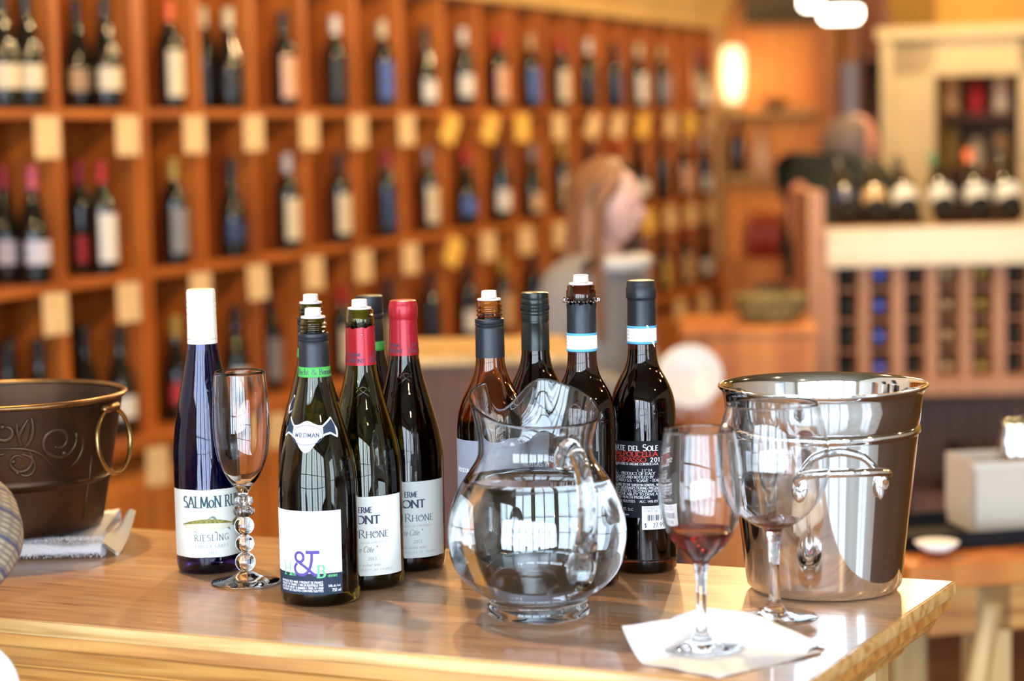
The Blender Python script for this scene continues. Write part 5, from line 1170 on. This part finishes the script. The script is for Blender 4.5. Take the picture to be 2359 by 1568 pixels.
# pale dish edge at the bottom left corner
dp = at(-84, 1597, 1.72); dish = thing('plate', 'white dish tipped on edge at the bottom left corner, below the counter', 'plate', tuple(dp))
nrm = Vector((.35, -.9, .25)); q_ = nrm.to_track_quat('Z', 'Y').to_matrix().to_4x4()
MB().lathe([(0, 0), (.026, 0), (.028, .004), (.040, .010), (.0425, .014), (.0415, .0155), (.038, .0130), (.027, .0070), (0, .0045)], 64, M=q_).build('dish_body', principled('white_china', (.80, .84, .88), .15), dish)

# ================================================================== BOTTLE RACK ON THE RIGHT
RY = 7.0
def X_at(px, py=600): return at(px, py, RY).x
def Z_at(px, py): return at(px, py, RY).z
rack = thing('bottle_rack', 'wooden rack of lying bottles with broad cream front rail at right', 'rack', (0, RY, 0))
cols = [1913+78.2*i for i in range(10)]
zt, zb = Z_at(2100, 524), Z_at(2100, 611); xl = X_at(1903)
MB().box(xl, X_at(2640), -.03, 0.0, zb, zt, bev=.004).build('cream_rail', M['rail_wood'], rack, False)
zlow = Z_at(2100, 868)
for i, c in enumerate(cols):
    x_ = X_at(c); MB().box(x_-.019, x_+.019, .005, .36, zlow, zb+.06, bev=.003).build('upright', M['rack_wood'], rack, False)
MB().box(xl, X_at(2640), -.025, .36, zlow-.06, zlow, bev=.004).build('lower_rail', M['rack_wood'], rack, False)
for x_ in (xl+.0, X_at(2640)): MB().box(x_-.055, x_-.005, .0, .40, 0, Z_at(1885, 440), bev=.004).build('side_post', M['rack_wood'], rack, False)
MB().box(xl, X_at(2640), .37, .385, 0.2, zb+.05).build('back_panel', M['brown_wood'], rack, False)
MB().box(xl-.05, X_at(2640), .005, .40, zt-.035, zt-.012).build('display_ledge', M['rack_wood'], rack, False)
MB().box(xl-.05, X_at(2640), .30, .40, .10, .16).build('foot_rail', M['brown_wood'], rack, False)
capc = ['black', 'blue', 'black', 'tan', 'gold', 'black', 'crimson', 'black', 'gray']; M['cap_blue_bright'] = principled('cap_blue_bright', (.12, .16, .72), .35)
BRK = CM['blue']; CM['bright blue'] = M['cap_blue_bright']
capc[1] = 'bright blue'
ROWW = ['top', 'second', 'third', 'fourth']
for i in range(9):
    xc = (X_at(cols[i])+X_at(cols[i+1]))/2
    for j, pyy in enumerate((630, 702, 773, 845)):
        if i > 5 and j > 3: continue
        z = Z_at(2100, pyy); 
        MBx = Matrix.Translation((xc, RY+.02, z)) @ Matrix.Rotation(radians(90), 4, 'X')
        r = simple_bottle((0, 0, 0), 0, 'burg' if i in (2, 5) else 'bord', capc[i], 'tan' if i in (2, 3) else None, 'wide', 'lying bottle, %s capsule end, %s column from left, %s row of the rack' % (capc[i], ORD[i], ROWW[j]), 'bottles lying in the right-hand rack')
        r.location = (xc, RY+.335, z-.004); r.rotation_euler = (radians(90), 0, 0)
        if j < 4:
            o = rack
rst = None
for i in range(9):
    xa, xb_ = X_at(cols[i])+.019, X_at(cols[i+1])-.019
    for pyy in (630, 702, 773, 845):
        z = Z_at(2100, pyy)-.048
        for yy in (.05, .28): MB().box(xa-.002, xb_+.002, yy, yy+.03, z-.008, z).build('bottle_rest', M['rack_wood'], rack, False)
lab3 = [(1952, 'dark blue', 'black', 36), (2022, 'tan', 'black', 36), (2092, 'white', 'black', 38), (2176, 'white', 'green', 40), (2258, 'white', 'orange', 42), (2330, 'white', 'black', 44), (2412, 'cream', 'black', 40)]
for i, (px, lb, cp, an) in enumerate(lab3):
    q = at(px, 506, RY+.05); r = simple_bottle((q.x, RY+.05, zt+.014), 0, 'burg', cp, lb, 'wide', 'display bottle propped above the cream rail, %s label, %s from left' % (lb, ORD[i]), 'bottles propped above the cream rail')
    r.rotation_euler = (radians(-(90-an)), 0, 0); r.location = (q.x, RY+.03, zt+.034)

# ================================================================== RECESS FURNITURE, LAMPS AND FAR THINGS
fcab = thing('display_shelves', 'orange recess shelves holding vases beyond the wine wall', 'shelves', WO, ROOMROT)
for zz, nm_ in ((1.66, 'glass_shelf'), (1.33, 'glass_shelf')): RB(MB(), 6.45, 6.62, 0.06, 0.52, zz, zz+.022).build(nm_, M['cornice'], fcab, False)
RB(MB(), 6.45, 6.62, 0.02, 0.55, .0, .92).build('base_cupboard', M['cabinet_wood'], fcab, False)
RB(MB(), 6.44, 6.62, -.02, 0.02, .92, 2.12).build('side_post', M['pale_wood'], fcab, False)
def lathe_thing(name, label, cat, loc, prof, mat, part, group=None):
    r = thing(name, label, cat, loc, 0, group); MB().lathe(prof, 32).build(part, mat, r); return r
def far(px, py, t): 
    s_, z_ = onT(px, py, t); return rm(t, s_, z_), s_
p, s_ = far(1690, 238, 6.54)
LMP = principled('lamp_shade_glow', (.95, .85, .6), .5, emit=(1.0, .80, .42), es=1.4)
r = thing('table_lamp', 'tall glowing cream lamp on the recess shelf beside the wine wall', 'lamp', (p.x, p.y, 1.683))
MB().lathe([(0, 0), (.045, 0), (.045, .012), (.02, .02), (.015, .05), (0, .05)], 24).build('lamp_base', M['brass'], r); MB().lathe([(0, .045), (.040, .045), (.055, .12), (.060, .22), (.055, .31), (.035, .335), (0, .335)], 28).build('lamp_shade', LMP, r)
l = bpy.data.lights.new('lamp_bulb', 'POINT'); l.energy = 1.5; l.color = (1, .72, .36); l.shadow_soft_size = .05; lo_ = bpy.data.objects.new('lamp_bulb', l); COL.objects.link(lo_); lo_.location = (p.x-.0, p.y-.16, 1.85)
p, _ = far(1785, 236, 6.54); lathe_thing('bowl', 'small dark bowl on the upper recess shelf', 'bowl', (p.x, p.y, 1.683), [(0, 0), (.03, 0), (.055, .03), (.062, .06), (.055, .06), (.03, .012), (0, .01)], M['brown_wood'], 'bowl_body')
p, _ = far(1755, 388, 6.54); lathe_thing('vase', 'pale peach vase on the lower recess shelf', 'vase', (p.x, p.y, 1.353), [(0, 0), (.05, 0), (.058, .06), (.045, .14), (.022, .19), (.02, .23), (0, .23)], CM['peach'], 'vase_body')
p, _ = far(1700, 388, 6.54); lathe_thing('wine_bottle', 'dark bottle beside the peach vase on the lower recess shelf', 'bottle', (p.x, p.y, 1.353), bprof('bord'), M['dark_bottle'], 'bottle_body')
for i, px in enumerate((1742, 1778, 1816)):
    p, _ = far(px, 560, 6.53); lathe_thing('jar', ['left', 'middle', 'right'][i]+'most dark red jar on the orange recess cupboard', 'jar', (p.x, p.y, .92), [(0, 0), (.05, 0), (.055, .10), (.050, .17), (.03, .20), (.03, .235), (0, .235)], principled('jar_red', (.30, .03, .02), .3), 'jar_body', 'red jars on the cupboard')
s_, z_ = onT(1962, 205, 6.60); pic = thing('picture', 'pale lavender notice pinned on the orange wall above the man', 'picture', WO, ROOMROT)
RB(MB(), 6.600, 6.618, s_-.075, s_+.075, z_-.13, z_+.13).build('notice_sheet', CM['lavender'], pic, False)
RB(MB(), 6.604, 6.6195, s_-.083, s_+.083, z_-.138, z_+.138).build('frame', M['cornice'], pic, False)
# things on the shelves behind the doorway
k_ = 0
for zz, row_ in ((1.645, 'upper'), (1.385, 'middle')):
    for i in range(9):
        s0_ = sB-.30+.115*i; q = rm(dT+.80, s0_, zz)
        cpx = ('cream', 'peach', 'tan', 'red', 'white', 'gold', 'cream', 'tan', 'lavender')[(i+(3 if row_ == 'middle' else 0)) % 9]
        lathe_thing('jar', '%s jar on the %s shelf seen through the doorway, %s from left' % (cpx, row_, ORD[i]), 'jar', q, [(0, 0), (.034, 0), (.038, .02), (.038, .10+.03*(i % 3)), (.026, .125+.03*(i % 3)), (.026, .145+.03*(i % 3)), (0, .146+.03*(i % 3))], CM[cpx], 'jar_body', 'jars on the %s shelf beyond the doorway' % row_); k_ += 1
# pendant lamps at the top right
GLOW = principled('lamp_glow', (1, .9, .7), .4, emit=(1.0, .93, .72), es=9)
for i, (px, py, Y, wd_) in enumerate(((1937, 33, 6.2, .060), (1886, 6, 7.2, .062))):
    q = at(px, py, Y); r = thing('pendant_lamp', ['nearer, brighter pendant lamp at the top right', 'farther pendant lamp at the top right, partly cut by the frame'][i], 'lamp', tuple(q), 0, 'pendant lamps')
    MB().lathe([(0, -.026), (wd_*.8, -.024), (wd_, -.010), (wd_, .016), (wd_*.8, .028), (0, .03)], 32).build('lit_diffuser', GLOW, r)
    MB().lathe([(wd_*.95, .020), (wd_*1.05, .022), (wd_*.55, .075), (.015, .10), (.012, .13), (0, .13)], 32).build('lamp_shade', M['ceiling'], r)
    MB().tube([(0, 0, .12), (0, 0, CH-q.z)], .004, 6).build('cord', M['ink_black'], r)
for i, (t_, s_) in enumerate(SPOTS):
    q = rm(t_, s_, SPOTZ+.055); r = thing('track_spot', 'small dark ceiling track spotlight, %s of the row' % ORD[i], 'lamp', q, ROOMROT, 'ceiling track spotlights')
    MB().lathe([(.042, 0), (.045, 0), (.045, .09), (.03, .115), (.010, .12), (.010, CH-q.z), (.0, CH-q.z), ], 20).build('lamp_housing', M['ink_black'], r)

# brown cabinet behind the red-capped bottles
c0 = at(925, 830, 4.5); c1 = at(1330, 800, 4.5)
cb = thing('wooden_chest', 'plain brown wooden chest standing behind the bottles at centre', 'cabinet', (c0.x, 4.5, 0), radians(2))
wc = c1.x-c0.x; hz = at(1000, 822, 4.5).z
MB().box(.012, wc-.012, .012, .40, .06, hz-.022).build('carcass', M['brown_wood'], cb, False); MB().box(0, wc, 0, .415, hz-.022, hz, bev=.004).build('top_board', M['pale_wood'], cb, False)
MB().box(.03, wc-.03, .03, .39, 0, .06).build('plinth', M['ink_black'], cb, False)
for a_, b__ in ((.03, wc/2-.008), (wc/2+.008, wc-.03)):
    MB().box(a_, b__, .004, .014, .10, hz-.05, bev=.003).build('cabinet_door', M['brown_wood'], cb, False)
# orange cupboard between the dark bottle and the bucket
c0 = at(1570, 800, 6.4); c1 = at(1885, 800, 6.4); hz = at(1700, 756, 6.4).z
oc = thing('wooden_cabinet', 'orange pine cabinet in the middle distance left of the bottle rack', 'cabinet', (c0.x, 6.4, 0), radians(-4)); wc = c1.x-c0.x
MB().box(.01, wc-.01, .015, .45, .05, hz-.025).build('carcass', M['cabinet_wood'], oc, False); MB().box(0, wc, 0, .47, hz-.025, hz, bev=.004).build('top_board', M['cabinet_wood'], oc, False)
MB().box(.02, wc-.02, .03, .44, 0, .05).build('plinth', M['brown_wood'], oc, False)
MB().box(.03, wc-.03, .006, .018, .09, hz-.06, bev=.003).build('cabinet_door', M['cabinet_wood'], oc, False)
q = at(1775, 745, 6.6); bs = thing('basket', 'low olive-green basket on the orange cabinet', 'basket', (q.x, q.y, hz)); mo = mottled('wicker', (.16, .13, .05), (.30, .25, .10), 40, .8, bump=.5)
MB().lathe([(0, 0), (.07, 0), (.095, .03), (.108, .075), (.112, .08), (.106, .083), (.09, .03), (.06, .01), (0, .01)], 40).build('basket_bowl', mo, bs)
mb = MB()
for zr_, rr3 in ((.02, .090), (.038, .099), (.056, .105), (.075, .1095)): mb.tube([(rr3*cos(a), rr3*sin(a), zr_+.004*sin(9*a)) for a in [2*pi*k/60 for k in range(60)]], .006, 6, closed=True)
mb.build('woven_bands', mo, bs)

# ---------------------------------------------------------------- side table at the right edge
st_ = at(2150, 1290, 3.6); sz = onz(2150, 1290, 0)
SZ = at(2200, 1275, 3.7).z
side = thing('side_table', 'orange wooden side table with pale legs at the right edge', 'table', (at(2095, 1300, 3.6).x, 3.60, 0), radians(14))
MB().box(0, .80, 0, .45, SZ-.045, SZ, bev=.004).build('tabletop', M['cabinet_wood'], side, False)
MB().box(.05, .76, .03, .05, SZ-.13, SZ-.045).build('apron', M['counter_mould'], side, False)
for lx, ly in ((.17, .06), (.72, .06), (.17, .40), (.72, .40)):
    MB().box(lx-.032, lx+.032, ly-.03, ly+.03, 0, SZ-.045, bev=.004).build('leg', M['pale_wood'], side, False)
mb = MB(); mb.tube(crom([(.10, .04, .0), (.105, .04, .45), (.135, .04, .62), (.17, .04, SZ-.08)], 6), .022, 8); mb.build('curved_brace', M['pale_wood'], side)
q = at(2168, 1245, 3.72)
def onside(px, py, z):
    return onz(px, py, z)
tq = onside(2200, 1262, SZ); tray = thing('tray', 'black tray on the side table under the pale box', 'tray', (tq.x+.02, tq.y+.05, SZ), radians(14))
MB().box(-.13, .26, -.06, .16, .0005, .008, bev=.002).build('tray_base', M['ink_black'], tray, False)
mb = MB()
for (a, b_, c_, d_) in ((-.13, .26, -.06, -.052), (-.13, .26, .152, .16), (-.13, -.122, -.06, .16), (.252, .26, -.06, .16)): mb.box(a, b_, c_, d_, .008, .028)
mb.build('tray_rim', M['ink_black'], tray, False)
bxq = thing('storage_box', 'pale gray lidless box on the black tray at the right edge', 'box', (at(2325, 1200, 3.84).x, 3.84, SZ+.009), radians(10))
hb = at(2280, 1063, 3.84).z-SZ-.009
mbx = MB(); wB, dB = .30, .14; x0 = -.066
for (a, b_, c_, d_) in ((x0, wB, 0, .004), (x0, wB, dB-.004, dB), (x0, x0+.004, 0, dB), (wB-.004, wB, 0, dB)): mbx.box(a, b_, c_, d_, 0, hb)
mbx.box(x0, wB, 0, dB, 0, .004); mbx.build('box_body', principled('pale_gray', (.52, .48, .42), .7), bxq, False)
MB().box(x0-.003, wB+.003, -.003, .004, hb-.012, hb).build('box_rim', principled('pale_gray_rim', (.58, .54, .48), .6), bxq, False)
cu = at(2150, 1238, 3.66); lathe_thing('cup', 'small white saucer on the tray left of the pale box', 'cup', (cu.x+.01, cu.y+.02, SZ+.009), [(0, 0), (.018, 0), (.03, .008), (.038, .016), (.036, .017), (.018, .006), (0, .005)], M['white_paper'], 'cup_body')
for i, (px, dz) in enumerate(((2334, 0), (2356, .0))):
    q = at(px, 1050, 3.93); lathe_thing('steel_shaker', ['left', 'right'][i]+' steel shaker poking up behind the pale box', 'shaker', (q.x, 3.955+.0*i, SZ+.009), [(0, 0), (.018, 0), (.022, .10), (.020, hb+.02), (.012, hb+.045), (.013, hb+.055), (0, hb+.06)], M['steel'], 'shaker_body', 'steel shakers')
# dark crates stored below the rack
for i, (x0, x1, h_) in enumerate(((2110, 2235, .40), (2250, 2400, .52), (1950, 2095, .46))):
    a_, b_ = at(x0, 900, 6.9).x, at(x1, 900, 6.9).x
    cr = thing('crate', ['middle', 'right', 'left'][i]+' dark crate stored on the floor under the rack', 'crate', (a_, 7.02, 0), 0, 'dark crates under the rack'); mb = MB(); w_ = b_-a_
    MB().box(0, w_, .02, .33, 0.0, .02).build('crate_floor', M['brown_wood'], cr, False)
    for j in range(4):
        z0_ = .02+j*h_/4
        MB().box(0, w_, 0, .018, z0_+.01, z0_+h_/4-.01, bev=.002).build('slat', M['brown_wood'], cr, False)
        MB().box(0, w_, .312, .33, z0_+.01, z0_+h_/4-.01, bev=.002).build('slat', M['brown_wood'], cr, False)
        for xx in (0, w_-.018): MB().box(xx, xx+.018, .02, .31, z0_+.01, z0_+h_/4-.01, bev=.002).build('slat', M['brown_wood'], cr, False)
    for xx in (.018, w_-.04): MB().box(xx, xx+.022, .018, .035, 0, h_+.02).build('corner_post', M['brown_wood'], cr, False)
